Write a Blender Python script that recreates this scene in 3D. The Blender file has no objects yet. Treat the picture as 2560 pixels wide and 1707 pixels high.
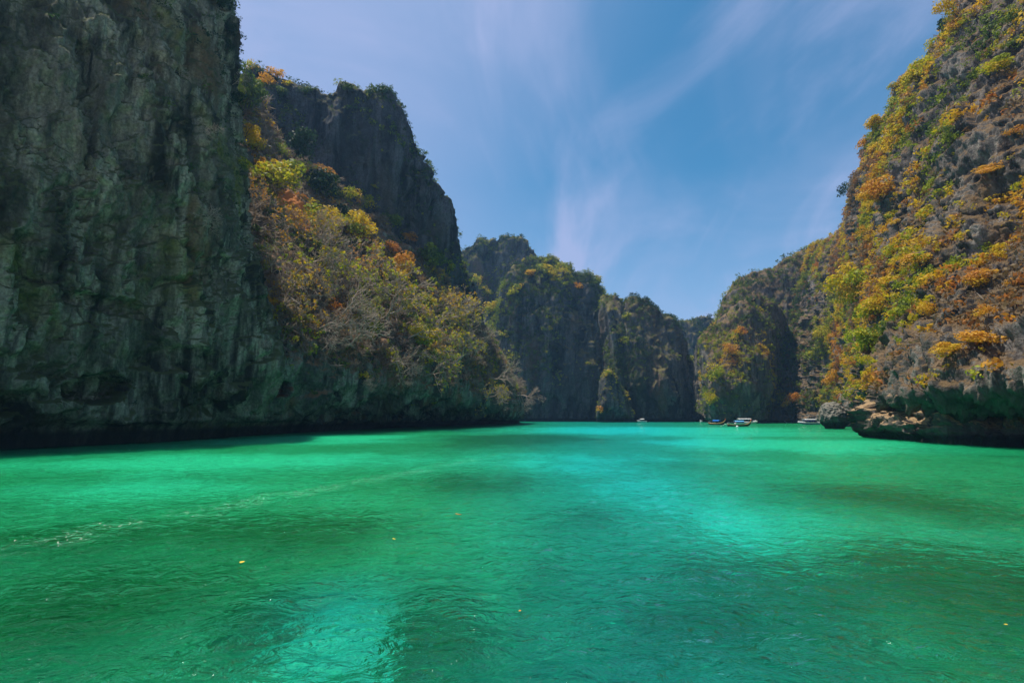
import bpy, bmesh, math, random
import numpy as np
from mathutils import Vector, Matrix
from mathutils.bvhtree import BVHTree

random.seed(11)
RNG = np.random.default_rng(11)
scene = bpy.context.scene
COL = scene.collection

# ---------------------------------------------------------------- camera
F_PX, CX, CY, HOR, CAM_H = 1209.0, 1280.0, 853.5, 1041.0, 3.5
PITCH = math.atan((HOR - CY) / F_PX)
cam_d = bpy.data.cameras.new("camera"); cam_d.sensor_width = 36.0; cam_d.lens = F_PX * 36.0 / 2560.0
cam_d.clip_start = 0.1; cam_d.clip_end = 20000
cam = bpy.data.objects.new("camera", cam_d); COL.objects.link(cam)
cam.location = (0, 0, CAM_H); cam.rotation_euler = (math.pi / 2 + PITCH, 0, 0)
scene.camera = cam

# ---------------------------------------------------------------- sun, sky, exposure
SUN_EL, SUN_AZ = math.radians(72), math.radians(-66)      # azimuth from +Y (forward), negative = left
sun_dir = Vector((math.cos(SUN_EL) * math.sin(SUN_AZ), math.cos(SUN_EL) * math.cos(SUN_AZ), math.sin(SUN_EL)))
sd = bpy.data.lights.new("sun", 'SUN'); sd.energy = 5.0; sd.angle = math.radians(0.5); sd.color = (1.0, 0.94, 0.84)
so = bpy.data.objects.new("sun", sd); COL.objects.link(so)
so.location = (0, 0, 300); so.rotation_euler = sun_dir.to_track_quat('Z', 'Y').to_euler()

world = bpy.data.worlds.new("World"); scene.world = world; world.use_nodes = True
SKY_STRENGTH = 0.092
def build_world():
    nt = world.node_tree; nt.nodes.clear(); N = nt.nodes.new; L = nt.links.new
    out = N('ShaderNodeOutputWorld'); bg = N('ShaderNodeBackground'); L(bg.outputs[0], out.inputs[0])
    bg.inputs[1].default_value = SKY_STRENGTH
    sky = N('ShaderNodeTexSky'); sky.sky_type = 'NISHITA'; sky.sun_disc = False
    sky.sun_elevation = SUN_EL; sky.sun_rotation = SUN_AZ
    sky.air_density = 1.0; sky.dust_density = 0.6; sky.ozone_density = 2.6
    tc = N('ShaderNodeTexCoord'); sep = N('ShaderNodeSeparateXYZ'); L(tc.outputs['Generated'], sep.inputs[0])
    def m(op, a, b=None, clamp=False):
        n = N('ShaderNodeMath'); n.operation = op; n.use_clamp = clamp
        for i, v in enumerate((a, b)):
            if v is None: continue
            if isinstance(v, (int, float)): n.inputs[i].default_value = v
            else: L(v, n.inputs[i])
        return n.outputs[0]
    zz = m('ADD', m('MAXIMUM', sep.outputs[2], 0.0), 0.22)
    cx = m('DIVIDE', sep.outputs[0], zz); cy = m('DIVIDE', sep.outputs[1], zz)
    comb = N('ShaderNodeCombineXYZ'); L(cx, comb.inputs[0]); L(cy, comb.inputs[1])
    def streak(rot, sc, scale, detail, lo, hi, dist, seed):
        mp = N('ShaderNodeMapping'); mp.inputs['Rotation'].default_value = (0, 0, rot); mp.inputs['Scale'].default_value = sc
        mp.inputs['Location'].default_value = (seed, seed * 0.7, 0)
        L(comb.outputs[0], mp.inputs[0])
        t = N('ShaderNodeTexNoise'); t.inputs['Scale'].default_value = scale; t.inputs['Detail'].default_value = detail
        t.inputs['Roughness'].default_value = 0.55; t.inputs['Distortion'].default_value = dist
        L(mp.outputs[0], t.inputs[0])
        r = N('ShaderNodeMapRange'); r.interpolation_type = 'SMOOTHSTEP'
        r.inputs[1].default_value = lo; r.inputs[2].default_value = hi
        L(t.outputs['Fac'], r.inputs[0]); return r.outputs[0]
    a = streak(math.radians(14), (1.0, 0.8, 1), 1.2, 5, 0.42, 0.74, 0.9, 3.1)
    b = streak(math.radians(-42), (1.7, 0.6, 1), 1.1, 8, 0.45, 0.74, 1.4, 7.7)
    c = streak(math.radians(20), (0.7, 0.6, 1), 0.9, 5, 0.42, 0.75, 0.8, 1.2)
    veil = N('ShaderNodeMapRange'); veil.interpolation_type = 'SMOOTHSTEP'     # thin high veil on the sun's side
    veil.inputs[1].default_value = 0.05; veil.inputs[2].default_value = 0.62; veil.inputs[3].default_value = 0.0; veil.inputs[4].default_value = 0.55
    L(m('SUBTRACT', m('MULTIPLY', sep.outputs[2], 0.55), sep.outputs[0]), veil.inputs[0])
    cov = m('MINIMUM', m('ADD', veil.outputs[0], m('ADD', m('MULTIPLY', a, 0.40), m('ADD', m('MULTIPLY', b, 0.46), m('MULTIPLY', c, 0.22)))), 0.78)
    hz = N('ShaderNodeMapRange'); hz.inputs[1].default_value = 0.02; hz.inputs[2].default_value = 0.45
    hz.inputs[3].default_value = 0.66; hz.inputs[4].default_value = 0.0
    L(sep.outputs[2], hz.inputs[0])
    cov = m('MINIMUM', m('ADD', cov, hz.outputs[0]), 0.8)
    mx = N('ShaderNodeMix'); mx.data_type = 'RGBA'
    tint = N('ShaderNodeMix'); tint.data_type = 'RGBA'; tint.blend_type = 'MULTIPLY'; tint.inputs['Factor'].default_value = 1.0
    L(sky.outputs[0], tint.inputs['A']); tint.inputs['B'].default_value = SKY_TINT
    L(cov, mx.inputs['Factor']); L(tint.outputs['Result'], mx.inputs['A'])
    mx.inputs['B'].default_value = CLOUD_COL
    L(mx.outputs['Result'], bg.inputs[0])
SKY_TINT = (0.42, 1.0, 1.13, 1)
CLOUD_COL = (3.9, 4.4, 6.9, 1)
build_world()

vs = scene.view_settings
vs.view_transform = 'Standard'; vs.look = 'None'; vs.gamma = 1.0; vs.exposure = 0.35
scene.render.engine = 'CYCLES'
scene.cycles.max_bounces = 6; scene.cycles.transparent_max_bounces = 12
scene.cycles.diffuse_bounces = 3; scene.cycles.glossy_bounces = 2; scene.cycles.transmission_bounces = 4
scene.cycles.volume_bounces = 0
scene.cycles.sample_clamp_indirect = 4.0; scene.cycles.sample_clamp_direct = 45.0
scene.cycles.caustics_reflective = False; scene.cycles.caustics_refractive = True

# ---------------------------------------------------------------- photo point -> place
FWD = np.array((0, math.cos(PITCH), math.sin(PITCH))); UPV = np.array((0, -math.sin(PITCH), math.cos(PITCH)))
CAMP = np.array((0, 0, CAM_H))
def ray(px, py):
    return np.array(((px - CX) / F_PX, 0, 0)) + UPV * ((CY - py) / F_PX) + FWD
def at(px, py, D=None, z=0.0):
    """the place seen at px,py: D metres forward, or (D None) on the level z"""
    d = ray(px, py)
    t = (z - CAM_H) / d[2] if D is None else D / d[1]
    return CAMP + d * t
def project(P):
    q = np.asarray(P) - CAMP
    f = q @ FWD; u = q @ UPV
    f = np.where(np.abs(f) < 1e-3, 1e-3, f)
    return CX + F_PX * q[..., 0] / f, CY - F_PX * u / f, f

# ---------------------------------------------------------------- noise
_perm = RNG.permutation(256); _perm = np.concatenate([_perm, _perm])
_g = RNG.normal(size=(256, 3)); _g /= np.linalg.norm(_g, axis=1)[:, None]
def perlin(P):
    P = np.asarray(P, float); i = np.floor(P).astype(np.int64); f = P - i; i &= 255
    u = f * f * f * (f * (f * 6 - 15) + 10)
    out = 0.0
    for dx in (0, 1):
        wx = u[..., 0] if dx else 1 - u[..., 0]
        hx = _perm[(i[..., 0] + dx) & 255]
        for dy in (0, 1):
            wy = u[..., 1] if dy else 1 - u[..., 1]
            hy = _perm[(hx + i[..., 1] + dy) & 255]
            for dz in (0, 1):
                wz = u[..., 2] if dz else 1 - u[..., 2]
                h = _perm[(hy + i[..., 2] + dz) & 255]
                g = _g[h]
                out = out + wx * wy * wz * (g[..., 0] * (f[..., 0] - dx) + g[..., 1] * (f[..., 1] - dy) + g[..., 2] * (f[..., 2] - dz))
    return out * 1.5
def fbm(P, o=4, lac=2.03, gain=0.5):
    P = np.asarray(P, float); a, s, r = 1.0, 0.0, 0.0
    for k in range(o):
        r = r + a * perlin(P + 17.3 * k); s += a; a *= gain; P = P * lac
    return r / s
def ridged(P, o=4, gain=0.5):
    P = np.asarray(P, float); a, s, r = 1.0, 0.0, 0.0
    for k in range(o):
        r = r + a * (1 - 2.2 * np.abs(perlin(P + 9.1 * k))); s += a; a *= gain; P = P * 2.07
    return r / s
_wp = RNG.random((256, 3)); _wv = RNG.random(256)
def worley(P):
    """distances to the two nearest cell points and a random value of the nearest cell"""
    P = np.asarray(P, float); I = np.floor(P).astype(np.int64); f = P - I
    F1 = np.full(P.shape[:-1], 9.0); F2 = F1.copy(); val = np.zeros(P.shape[:-1])
    for dx in (-1, 0, 1):
        for dy in (-1, 0, 1):
            for dz in (-1, 0, 1):
                h = _perm[(_perm[(_perm[(I[..., 0] + dx) & 255] + I[..., 1] + dy) & 255] + I[..., 2] + dz) & 255]
                d = np.sqrt((dx + _wp[h, 0] - f[..., 0]) ** 2 + (dy + _wp[h, 1] - f[..., 1]) ** 2 + (dz + _wp[h, 2] - f[..., 2]) ** 2)
                near = d < F1
                F2 = np.where(near, F1, np.minimum(F2, d)); val = np.where(near, _wv[h], val); F1 = np.where(near, d, F1)
    return F1, F2, val
def slabs(P, scale, stretch, warp, amp, crack):
    Q = P * scale * np.array((1, 1, stretch)) + warp * np.stack([fbm(P * scale * 0.8 + k, 3) for k in (3, 13, 23)], -1)
    a, b, v = worley(Q); e = sst(0.0, 0.16, b - a)
    return amp * (v - 0.5) * e - crack * (1 - e)
def sst(a, b, x):
    t = np.clip((x - a) / (b - a), 0, 1); return t * t * (3 - 2 * t)

# ---------------------------------------------------------------- object helpers
def tag(o, label=None, cat=None, group=None, kind=None):
    for k, v in (('label', label), ('category', cat), ('group', group), ('kind', kind)):
        if v: o[k] = v
    return o
def mesh_np(name, V, F, mat, smooth=True, parent=None, attrs=None):
    """V (n,3), F (m,k) with a fixed k"""
    V = np.asarray(V, np.float32); F = np.asarray(F, np.int32); k = F.shape[1]
    me = bpy.data.meshes.new(name)
    me.vertices.add(len(V)); me.vertices.foreach_set('co', V.ravel())
    me.loops.add(F.size); me.loops.foreach_set('vertex_index', F.ravel())
    me.polygons.add(len(F)); me.polygons.foreach_set('loop_start', np.arange(0, F.size, k, dtype=np.int32))
    me.polygons.foreach_set('loop_total', np.full(len(F), k, np.int32))
    me.polygons.foreach_set('use_smooth', np.full(len(F), smooth, bool))
    me.update(calc_edges=True)
    for an, (dom, data) in (attrs or {}).items():
        data = np.asarray(data, np.float32)
        if data.ndim == 1:
            a = me.attributes.new(an, 'FLOAT', dom); a.data.foreach_set('value', data)
        else:
            a = me.attributes.new(an, 'FLOAT_COLOR', dom); a.data.foreach_set('color', data.ravel())
    me.materials.append(mat)
    o = bpy.data.objects.new(name, me); COL.objects.link(o)
    if parent: o.parent = parent
    return o
def empty(name, loc, rz=0.0):
    e = bpy.data.objects.new(name, None); COL.objects.link(e); e.location = loc; e.rotation_euler = (0, 0, rz)
    e.empty_display_size = 0.5; return e
def bm_obj(name, bm, mat, parent=None, smooth=False):
    bmesh.ops.recalc_face_normals(bm, faces=bm.faces)
    me = bpy.data.meshes.new(name); bm.to_mesh(me); bm.free()
    for p in me.polygons: p.use_smooth = smooth
    me.materials.append(mat); o = bpy.data.objects.new(name, me); COL.objects.link(o)
    if parent: o.parent = parent
    return o

# ---------------------------------------------------------------- materials
class NT:
    def __init__(s, name):
        s.mat = bpy.data.materials.new(name); s.mat.use_nodes = True; s.t = s.mat.node_tree; s.t.nodes.clear()
        s.out = s.n('ShaderNodeOutputMaterial')
    def n(s, t, **kw):
        x = s.t.nodes.new(t)
        for k, v in kw.items(): setattr(x, k, v)
        return x
    def l(s, a, b): s.t.links.new(a, b)
    def set(s, inp, v):
        if isinstance(v, (int, float)): inp.default_value = v
        elif isinstance(v, tuple): inp.default_value = v
        else: s.l(v, inp)
    def m(s, op, a, b=None, c=None, clamp=False):
        x = s.n('ShaderNodeMath', operation=op, use_clamp=clamp)
        for i, v in enumerate((a, b, c)):
            if v is not None: s.set(x.inputs[i], v)
        return x.outputs[0]
    def noise(s, vec, scale, detail=4, rough=0.5, sc=(1, 1, 1), dist=0.0, loc=(0, 0, 0)):
        mp = s.n('ShaderNodeMapping'); mp.inputs['Scale'].default_value = sc; mp.inputs['Location'].default_value = loc; s.l(vec, mp.inputs[0])
        x = s.n('ShaderNodeTexNoise'); x.inputs['Scale'].default_value = scale; x.inputs['Detail'].default_value = detail
        x.inputs['Roughness'].default_value = rough; x.inputs['Distortion'].default_value = dist; s.l(mp.outputs[0], x.inputs[0])
        return x.outputs['Fac']
    def ramp(s, f, lo, hi, a=0.0, b=1.0):
        x = s.n('ShaderNodeMapRange', interpolation_type='SMOOTHSTEP')
        for i, v in enumerate((lo, hi, a, b)): x.inputs[i + 1].default_value = v
        s.set(x.inputs[0], f); return x.outputs[0]
    def mix(s, f, a, b, blend='MIX'):
        x = s.n('ShaderNodeMix', data_type='RGBA', blend_type=blend)
        s.set(x.inputs['Factor'], f); s.set(x.inputs['A'], a); s.set(x.inputs['B'], b); return x.outputs['Result']
    def bump(s, h, strength, dist, normal=None):
        x = s.n('ShaderNodeBump'); x.inputs['Strength'].default_value = strength; x.inputs['Distance'].default_value = dist
        s.l(h, x.inputs['Height'])
        if normal is not None: s.l(normal, x.inputs['Normal'])
        return x.outputs[0]
def c4(r, g, b): return (r, g, b, 1.0)

def plain(name, col, rough=0.6, spec=0.3, metallic=0.0, wear=0.15):
    k = NT(name); p = k.n('ShaderNodeBsdfPrincipled'); g = k.n('ShaderNodeNewGeometry')
    f = k.noise(g.outputs['Position'], 3.0, 4)
    k.l(k.mix(k.m('MULTIPLY', f, wear), c4(*col), c4(*[x * 0.45 for x in col])), p.inputs['Base Color'])
    p.inputs['Roughness'].default_value = rough; p.inputs['Specular IOR Level'].default_value = spec; p.inputs['Metallic'].default_value = metallic
    k.l(p.outputs[0], k.out.inputs[0]); return k.mat

def rock(name, pale, dark, warm, green, soil, scale=1.0, wet=2.2, soil_amt=1.0, warm_lo=0.55, green_lo=0.56, dark_lo=0.46, low=None, earth=None):
    """limestone: vertical streaks of dark lichen and pale drip stains, warm iron stains, earth and dry grass on ledges"""
    k = NT(name); p = k.n('ShaderNodeBsdfPrincipled'); g = k.n('ShaderNodeNewGeometry'); P = g.outputs['Position']
    s = scale
    streak = k.noise(P, 0.32 * s, 6, 0.6, (1, 1, 0.14), 0.3)
    streak2 = k.noise(P, 1.1 * s, 5, 0.6, (1, 1, 0.10), 0.2, (31, 7, 3))
    blotch = k.noise(P, 0.11 * s, 6, 0.6, (1, 1, 0.7), 0.5, (5, 51, 9))
    fine = k.noise(P, 2.6 * s, 6, 0.65)
    wn = k.noise(P, 0.09 * s, 5, 0.55, (1, 1, 0.45), 0.4, (80, 3, 17))
    gn = k.noise(P, 0.07 * s, 5, 0.6, (1, 1, 0.6), 0.4, (8, 33, 77))
    col = k.mix(k.ramp(streak, 0.40, 0.62), c4(*dark), c4(*pale))
    col = k.mix(k.m('MULTIPLY', k.ramp(streak2, dark_lo, dark_lo + 0.16), 0.6), col, c4(*[x * 0.75 for x in dark]))
    col = k.mix(k.ramp(blotch, 0.42, 0.62, 0.0, 0.65), col, c4(*[0.5 * (a + b) for a, b in zip(pale, dark)]))
    col = k.mix(k.ramp(wn, warm_lo, warm_lo + 0.14, 0.0, 0.8), col, c4(*warm))
    col = k.mix(k.ramp(gn, green_lo, green_lo + 0.14, 0.0, 0.75), col, c4(*green))
    col = k.mix(k.ramp(fine, 0.3, 0.7, 0.55, 0.0), col, c4(*[x * 0.6 for x in dark]))
    sep = k.n('ShaderNodeSeparateXYZ'); k.l(g.outputs['Normal'], sep.inputs[0])
    up = k.ramp(k.m('ADD', sep.outputs[2], k.m('MULTIPLY', k.m('SUBTRACT', fine, 0.5), 0.8)), 0.25, 0.6, 0.0, soil_amt)
    col = k.mix(up, col, c4(*soil))
    sp = k.n('ShaderNodeSeparateXYZ'); k.l(P, sp.inputs[0])
    if earth:   # bare earth slip, marked on the mesh
        ea = k.n('ShaderNodeAttribute', attribute_name='earth')
        col = k.mix(k.ramp(k.m('ADD', ea.outputs['Fac'], k.m('MULTIPLY', k.m('SUBTRACT', fine, 0.5), 0.9)), 0.3, 0.6), col, c4(*earth))
    if low:   # dissolved, smoother rock under the lip; darker, redder colour also paints in its shade
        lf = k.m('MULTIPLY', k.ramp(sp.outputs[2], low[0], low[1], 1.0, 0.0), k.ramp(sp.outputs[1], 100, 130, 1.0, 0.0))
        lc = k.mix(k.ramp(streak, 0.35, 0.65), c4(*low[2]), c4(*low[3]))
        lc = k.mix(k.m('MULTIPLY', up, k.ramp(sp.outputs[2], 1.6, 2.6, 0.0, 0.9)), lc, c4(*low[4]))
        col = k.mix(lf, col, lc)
    tide = k.ramp(k.m('ADD', sp.outputs[2], k.m('MULTIPLY', k.m('SUBTRACT', blotch, 0.5), 1.6)), wet * 0.55, wet, 0.9, 0.0)
    col = k.mix(tide, col, c4(0.012, 0.016, 0.014))
    k.l(col, p.inputs['Base Color']); p.inputs['Roughness'].default_value = 0.92; p.inputs['Specular IOR Level'].default_value = 0.12
    h = k.m('ADD', k.m('MULTIPLY', streak2, 0.6), k.m('MULTIPLY', fine, 0.5))
    k.l(k.bump(h, 0.9, 0.9 / s), p.inputs['Normal'])
    k.l(p.outputs[0], k.out.inputs[0]); return k.mat

def leaf_material(name, trans=0.45):
    k = NT(name); at_ = k.n('ShaderNodeAttribute', attribute_name='hue')
    r = k.n('ShaderNodeValToRGB'); e = r.color_ramp.elements
    stops = [(0.0, (0.012, 0.032, 0.016)), (0.14, (0.035, 0.075, 0.020)), (0.28, (0.12, 0.17, 0.020)), (0.40, (0.34, 0.38, 0.012)),
             (0.52, (0.62, 0.42, 0.014)), (0.64, (0.58, 0.29, 0.018)), (0.76, (0.48, 0.17, 0.025)), (0.86, (0.20, 0.13, 0.045)), (1.0, (0.25, 0.20, 0.155))]
    e[0].position, e[0].color = stops[0][0], c4(*stops[0][1]); e[1].position, e[1].color = stops[-1][0], c4(*stops[-1][1])
    for pz, cc in stops[1:-1]:
        x = e.new(pz); x.color = c4(*cc)
    k.l(at_.outputs['Fac'], r.inputs[0])
    d = k.n('ShaderNodeBsdfPrincipled'); d.inputs['Roughness'].default_value = 0.6; d.inputs['Specular IOR Level'].default_value = 0.25
    t = k.n('ShaderNodeBsdfTranslucent'); mx = k.n('ShaderNodeMixShader'); mx.inputs[0].default_value = trans
    k.l(r.outputs[0], d.inputs['Base Color']); k.l(r.outputs[0], t.inputs[0])
    k.l(d.outputs[0], mx.inputs[1]); k.l(t.outputs[0], mx.inputs[2]); k.l(mx.outputs[0], k.out.inputs[0]); return k.mat

LEAF = leaf_material("leaf")
BARK_PALE = plain("pale_bark", (0.44, 0.345, 0.265), 0.9, 0.1, wear=0.6)
BARK = plain("brown_bark", (0.11, 0.085, 0.065), 0.9, 0.1, wear=0.6)

M_NEAR = rock("shaded_limestone", (0.42, 0.42, 0.30), (0.026, 0.030, 0.020), (0.20, 0.13, 0.055), (0.20, 0.22, 0.04), (0.07, 0.085, 0.03), 1.0, 2.4)
M_SLOPE = rock("earthy_limestone", (0.40, 0.40, 0.31), (0.04, 0.046, 0.036), (0.26, 0.13, 0.06), (0.11, 0.12, 0.045), (0.20, 0.12, 0.065), 0.9, 2.4, 1.0, 0.52, earth=(0.58, 0.22, 0.06))
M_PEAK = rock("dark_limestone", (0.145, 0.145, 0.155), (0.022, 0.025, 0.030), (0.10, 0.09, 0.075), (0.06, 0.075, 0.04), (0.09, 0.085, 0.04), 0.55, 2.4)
M_FAR = rock("blue_grey_limestone", (0.21, 0.20, 0.19), (0.028, 0.030, 0.034), (0.20, 0.12, 0.07), (0.09, 0.10, 0.04), (0.13, 0.11, 0.045), 0.4, 3.0)
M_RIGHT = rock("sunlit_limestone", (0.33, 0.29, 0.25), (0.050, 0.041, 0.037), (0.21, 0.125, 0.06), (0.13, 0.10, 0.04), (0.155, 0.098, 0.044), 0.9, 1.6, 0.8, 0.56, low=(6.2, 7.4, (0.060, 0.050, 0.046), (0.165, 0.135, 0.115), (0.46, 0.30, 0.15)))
#M_UNDER = rock("undercut_limestone", (0.20, 0.20, 0.165), (0.06, 0.07, 0.058), (0.34, 0.20, 0.09), (0.10, 0.13, 0.065), (0.36, 0.22, 0.10), 1.4, 1.9, 1.0, 0.6)
M_BOULDER = rock("grey_limestone", (0.28, 0.265, 0.235), (0.07, 0.07, 0.065), (0.28, 0.2, 0.1), (0.15, 0.14, 0.07), (0.20, 0.185, 0.15), 2.2, 2.6)
CLIFFS = {}

# ---------------------------------------------------------------- cliffs
def catmull(A, t, n):
    """A (k, ...): control values at 0..k-1; t: parameters"""
    A = np.asarray(A); k = len(A); i = np.clip(np.floor(t).astype(int), 0, k - 2); f = (t - i)
    p1, p2 = A[i], A[i + 1]
    p0 = np.where((i > 0).reshape((-1,) + (1,) * (A.ndim - 1)), A[np.maximum(i - 1, 0)], 2 * p1 - p2)
    p3 = np.where((i < k - 2).reshape((-1,) + (1,) * (A.ndim - 1)), A[np.minimum(i + 2, k - 1)], 2 * p2 - p1)
    f = f.reshape((-1,) + (1,) * (A.ndim - 1))
    m1, m2 = 0.4 * (p2 - p0), 0.4 * (p3 - p1)
    return (2 * f**3 - 3 * f**2 + 1) * p1 + (f**3 - 2 * f**2 + f) * m1 + (-2 * f**3 + 3 * f**2) * p2 + (f**3 - f**2) * m2
def params(lengths, cell, lo=2, hi=400):
    t = [np.zeros(1)]
    for i, L in enumerate(lengths):
        n = int(np.clip(math.ceil(L / cell), lo, hi)); t.append(i + (np.arange(n) + 1) / n)
    return np.concatenate(t)
def grid_normals(V):
    du = np.gradient(V, axis=0); dv = np.gradient(V, axis=1)
    n = np.cross(du, dv); n /= np.maximum(np.linalg.norm(n, axis=2, keepdims=True), 1e-9); return n
def cliff(name, cols, mat, disp, cell=4.0, back=((0, 20, -3), (0, 60, -30), (0, 80, None)), label=None, post=None):
    """cols: list of columns from the waterline up to the ridge; points (px, py, D) or (px, py, None) on the water.
    The front is a fine grid, behind the ridge the mesh goes on back and down below the water (a closed body)."""
    ctrl = []
    for c in cols:
        ctrl.append([at(*p) if len(p) == 3 else np.array(p[:3]) for p in c])
    ctrl = np.array(ctrl)                                   # (nc, nr, 3)
    nr = ctrl.shape[1]
    px, py, _ = project(ctrl)
    px = np.clip(px, -60, 2620); py = np.clip(py, -60, 1760)
    dc = np.hypot(np.diff(px, axis=0), np.diff(py, axis=0)).max(axis=1)
    dr = np.hypot(np.diff(px, axis=1), np.diff(py, axis=1)).max(axis=0)
    tc = params(dc, cell, 6); tr = params(dr, cell, 6)
    G = catmull(ctrl, tc, None)                              # along columns
    G = np.swapaxes(catmull(np.swapaxes(G, 0, 1), tr, None), 0, 1)
    low = G[:, :1].copy(); low[..., 2] = -9
    nl = 5
    lows = low + (G[:, :1] - low) * (np.arange(nl) / nl)[None, :, None]
    top = G[:, -1:]
    rows = [lows, G]; prev = top
    for b in back:
        nxt = top + np.array((b[0], b[1], b[2] if b[2] is not None else 0.0))
        if b[2] is None: nxt[..., 2] = -9
        rows.append(prev + (nxt - prev) * ((np.arange(10) + 1) / 10)[None, :, None]); prev = nxt
    V = np.concatenate(rows, axis=1)
    n = grid_normals(V)
    fr = np.zeros(V.shape[:2], bool); fr[:, nl:nl + G.shape[1]] = True
    V2 = disp(V, n)
    if post is not None: V2 = post(V2, n)
    nu, nv = V2.shape[:2]
    idx = np.arange(nu * nv).reshape(nu, nv)
    Fc = np.stack([idx[:-1, :-1], idx[1:, :-1], idx[1:, 1:], idx[:-1, 1:]], -1).reshape(-1, 4)
    o = mesh_np(name, V2.reshape(-1, 3), Fc, mat)
    tag(o, label, None, None, 'structure')
    N2 = grid_normals(V2)
    CLIFFS[name] = dict(obj=o, V=V2, N=N2, front=fr, F=Fc)
    return o

def rock_disp(big=5.0, bigs=0.03, flute=1.6, flutes=0.22, lump=1.4, lumps=0.14, fine=0.5, fines=0.6, ledge=0.0, ledges=0.25, seed=0.0, slab=0.0, slab_s=0.12, slab_z=0.45, notch=0.0, notch_h=2.4, caves=0.0, tilt=(0, 0)):
    def f(V, n):
        Q = V + seed
        d = big * fbm(Q * bigs * np.array((1, 1, 0.7)), 4)
        wob = fbm(Q * 0.05, 2)[..., None] * 4
        d = d + flute * ridged((Q + wob) * flutes * np.array((1, 1, 0.16)), 4)
        d = d + lump * fbm(Q * lumps * np.array((1, 1, 0.6)), 5, gain=0.6)
        d = d + fine * ridged(Q * fines * np.array((1, 1, 0.5)), 4, 0.6)
        if ledge:
            zz = Q[..., 2] + tilt[0] * Q[..., 0] + tilt[1] * Q[..., 1]
            q = np.stack([Q[..., 0] * ledges * 0.22, Q[..., 1] * ledges * 0.22, zz * ledges], -1)
            d = d + ledge * ridged(q + fbm(Q * 0.08, 3)[..., None] * 0.6, 4)
        if slab:
            d = d + slabs(Q, slab_s, slab_z, 0.9, slab * 2.0, slab * 0.45) + slabs(Q + 50, slab_s * 2.9, slab_z * 1.2, 0.8, slab * 0.8, slab * 0.28)
        z = V[..., 2]
        if caves:
            c = sst(0.02, 0.30, fbm(Q * 0.085 * np.array((1, 1, 0.3)), 3)) * sst(2.0, 4.0, z) * (1 - sst(7.0, 10.5, z))
            stal = sst(0.1, 0.5, fbm(Q * 0.9 * np.array((1, 1, 0.1)), 2))
            d = d - caves * c * (1 - 0.75 * stal)
        if notch:
            hh = notch_h + 0.6 * fbm(Q * 0.15, 3) * 2
            w = 1 - sst(hh * 0.45, hh, z)
            d = d * (1 - 0.75 * w) - notch * w
        return V + n * d[..., None]
    return f

def dents(items, wall_dir=(0.28, 0.96)):
    def f(V, n):
        for px, py, D, rw, rh, dep in items:
            c = at(px, py, D)
            a = (V[..., 0] - c[0]) * wall_dir[0] + (V[..., 1] - c[1]) * wall_dir[1]
            b = (V[..., 2] - c[2] + 0.35 * rh * fbm(V * 0.35 + px, 3))
            far = np.hypot(V[..., 0] - c[0], V[..., 1] - c[1]) < 3 * rw + 8
            q = (np.abs(a) / rw) ** 2.5 + (np.abs(b) / rh) ** 2.5 + 0.45 * ridged(V * np.array((.8, .8, .12)) + 7, 3) + 1.1 * fbm(V * 0.28 + px, 3) - 0.15
            w = (1 - sst(0.55, 1.1, q)) * far
            nh = n * np.array((1, 1, 0.15)); V = V - nh * (dep * w)[..., None]
        return V
    return f
# near wall on the left: tall, overhanging, in its own shade
def near_cols():
    C = []
    for (wx, wy), (mx, my, mD), (tx, ty, tD), (rx, ry, rD) in [
        ((-1500, 1200), (-1500, 900, 21), (-1500, -300, 22), (-1500, -1100, 26)),
        ((-520, 1160), (-520, 820, 36), (-520, 200, 37), (-520, -560, 41)),
        ((-100, 1130), (-100, 860, 47.5), (-95, 380, 48), (-90, -210, 53)),
        ((150, 1116), (150, 860, 56), (160, 420, 57), (170, -150, 62)),
        ((400, 1104), (400, 860, 66), (395, 450, 67), (390, -140, 73)),
        ((560, 1094), (560, 860, 76), (540, 450, 78), (505, -120, 84)),
        ((630, 1088), (628, 840, 84), (578, 460, 87), (546, -100, 94)),
        ((690, 1084), (672, 840, 92), (592, 470, 99), (550, -80, 106)),
        ((680, 1079), (660, 840, 106), (584, 470, 112), (538, -80, 120)),
    ]:
        C.append([(wx, wy, None), (wx + (mx - wx) * 0.4, wy - (wy - my) * 0.42, None if False else mD * 1.0 + 0.8), (mx, my, mD), (tx, ty, tD), (rx, ry, rD)])
    return C
cliff("cliff", near_cols(), M_NEAR, rock_disp(3.4, 0.035, 2.1, 0.17, 1.5, 0.16, 0.55, 0.55, slab=1.15, slab_s=0.13, slab_z=0.4, seed=3.0, notch=1.6, notch_h=3.4, caves=3.6),
      3.4, ((-22, 6, -2), (-45, 12, -20), (-60, 20, None)), "tall dark overhanging limestone wall in shade at the near left",
      post=dents([(268, 968, 60, 4.2, 1.9, 4.5), (150, 985, 55, 3.4, 2.4, -1.6), (60, 1010, 51, 2.5, 1.6, 2.0), (535, 968, 74, 1.8, 1.8, 3.0), (470, 975, 71, 2.4, 2.0, -0.9), (600, 985, 78, 2.2, 1.8, -0.9), (420, 900, 68, 5.0, 2.0, 1.2), (90, 700, 52, 2.0, 6.0, 1.5), (190, 250, 59, 1.1, 9.0, 2.2), (300, 760, 60, 5, 1.4, 1.4)]))

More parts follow.
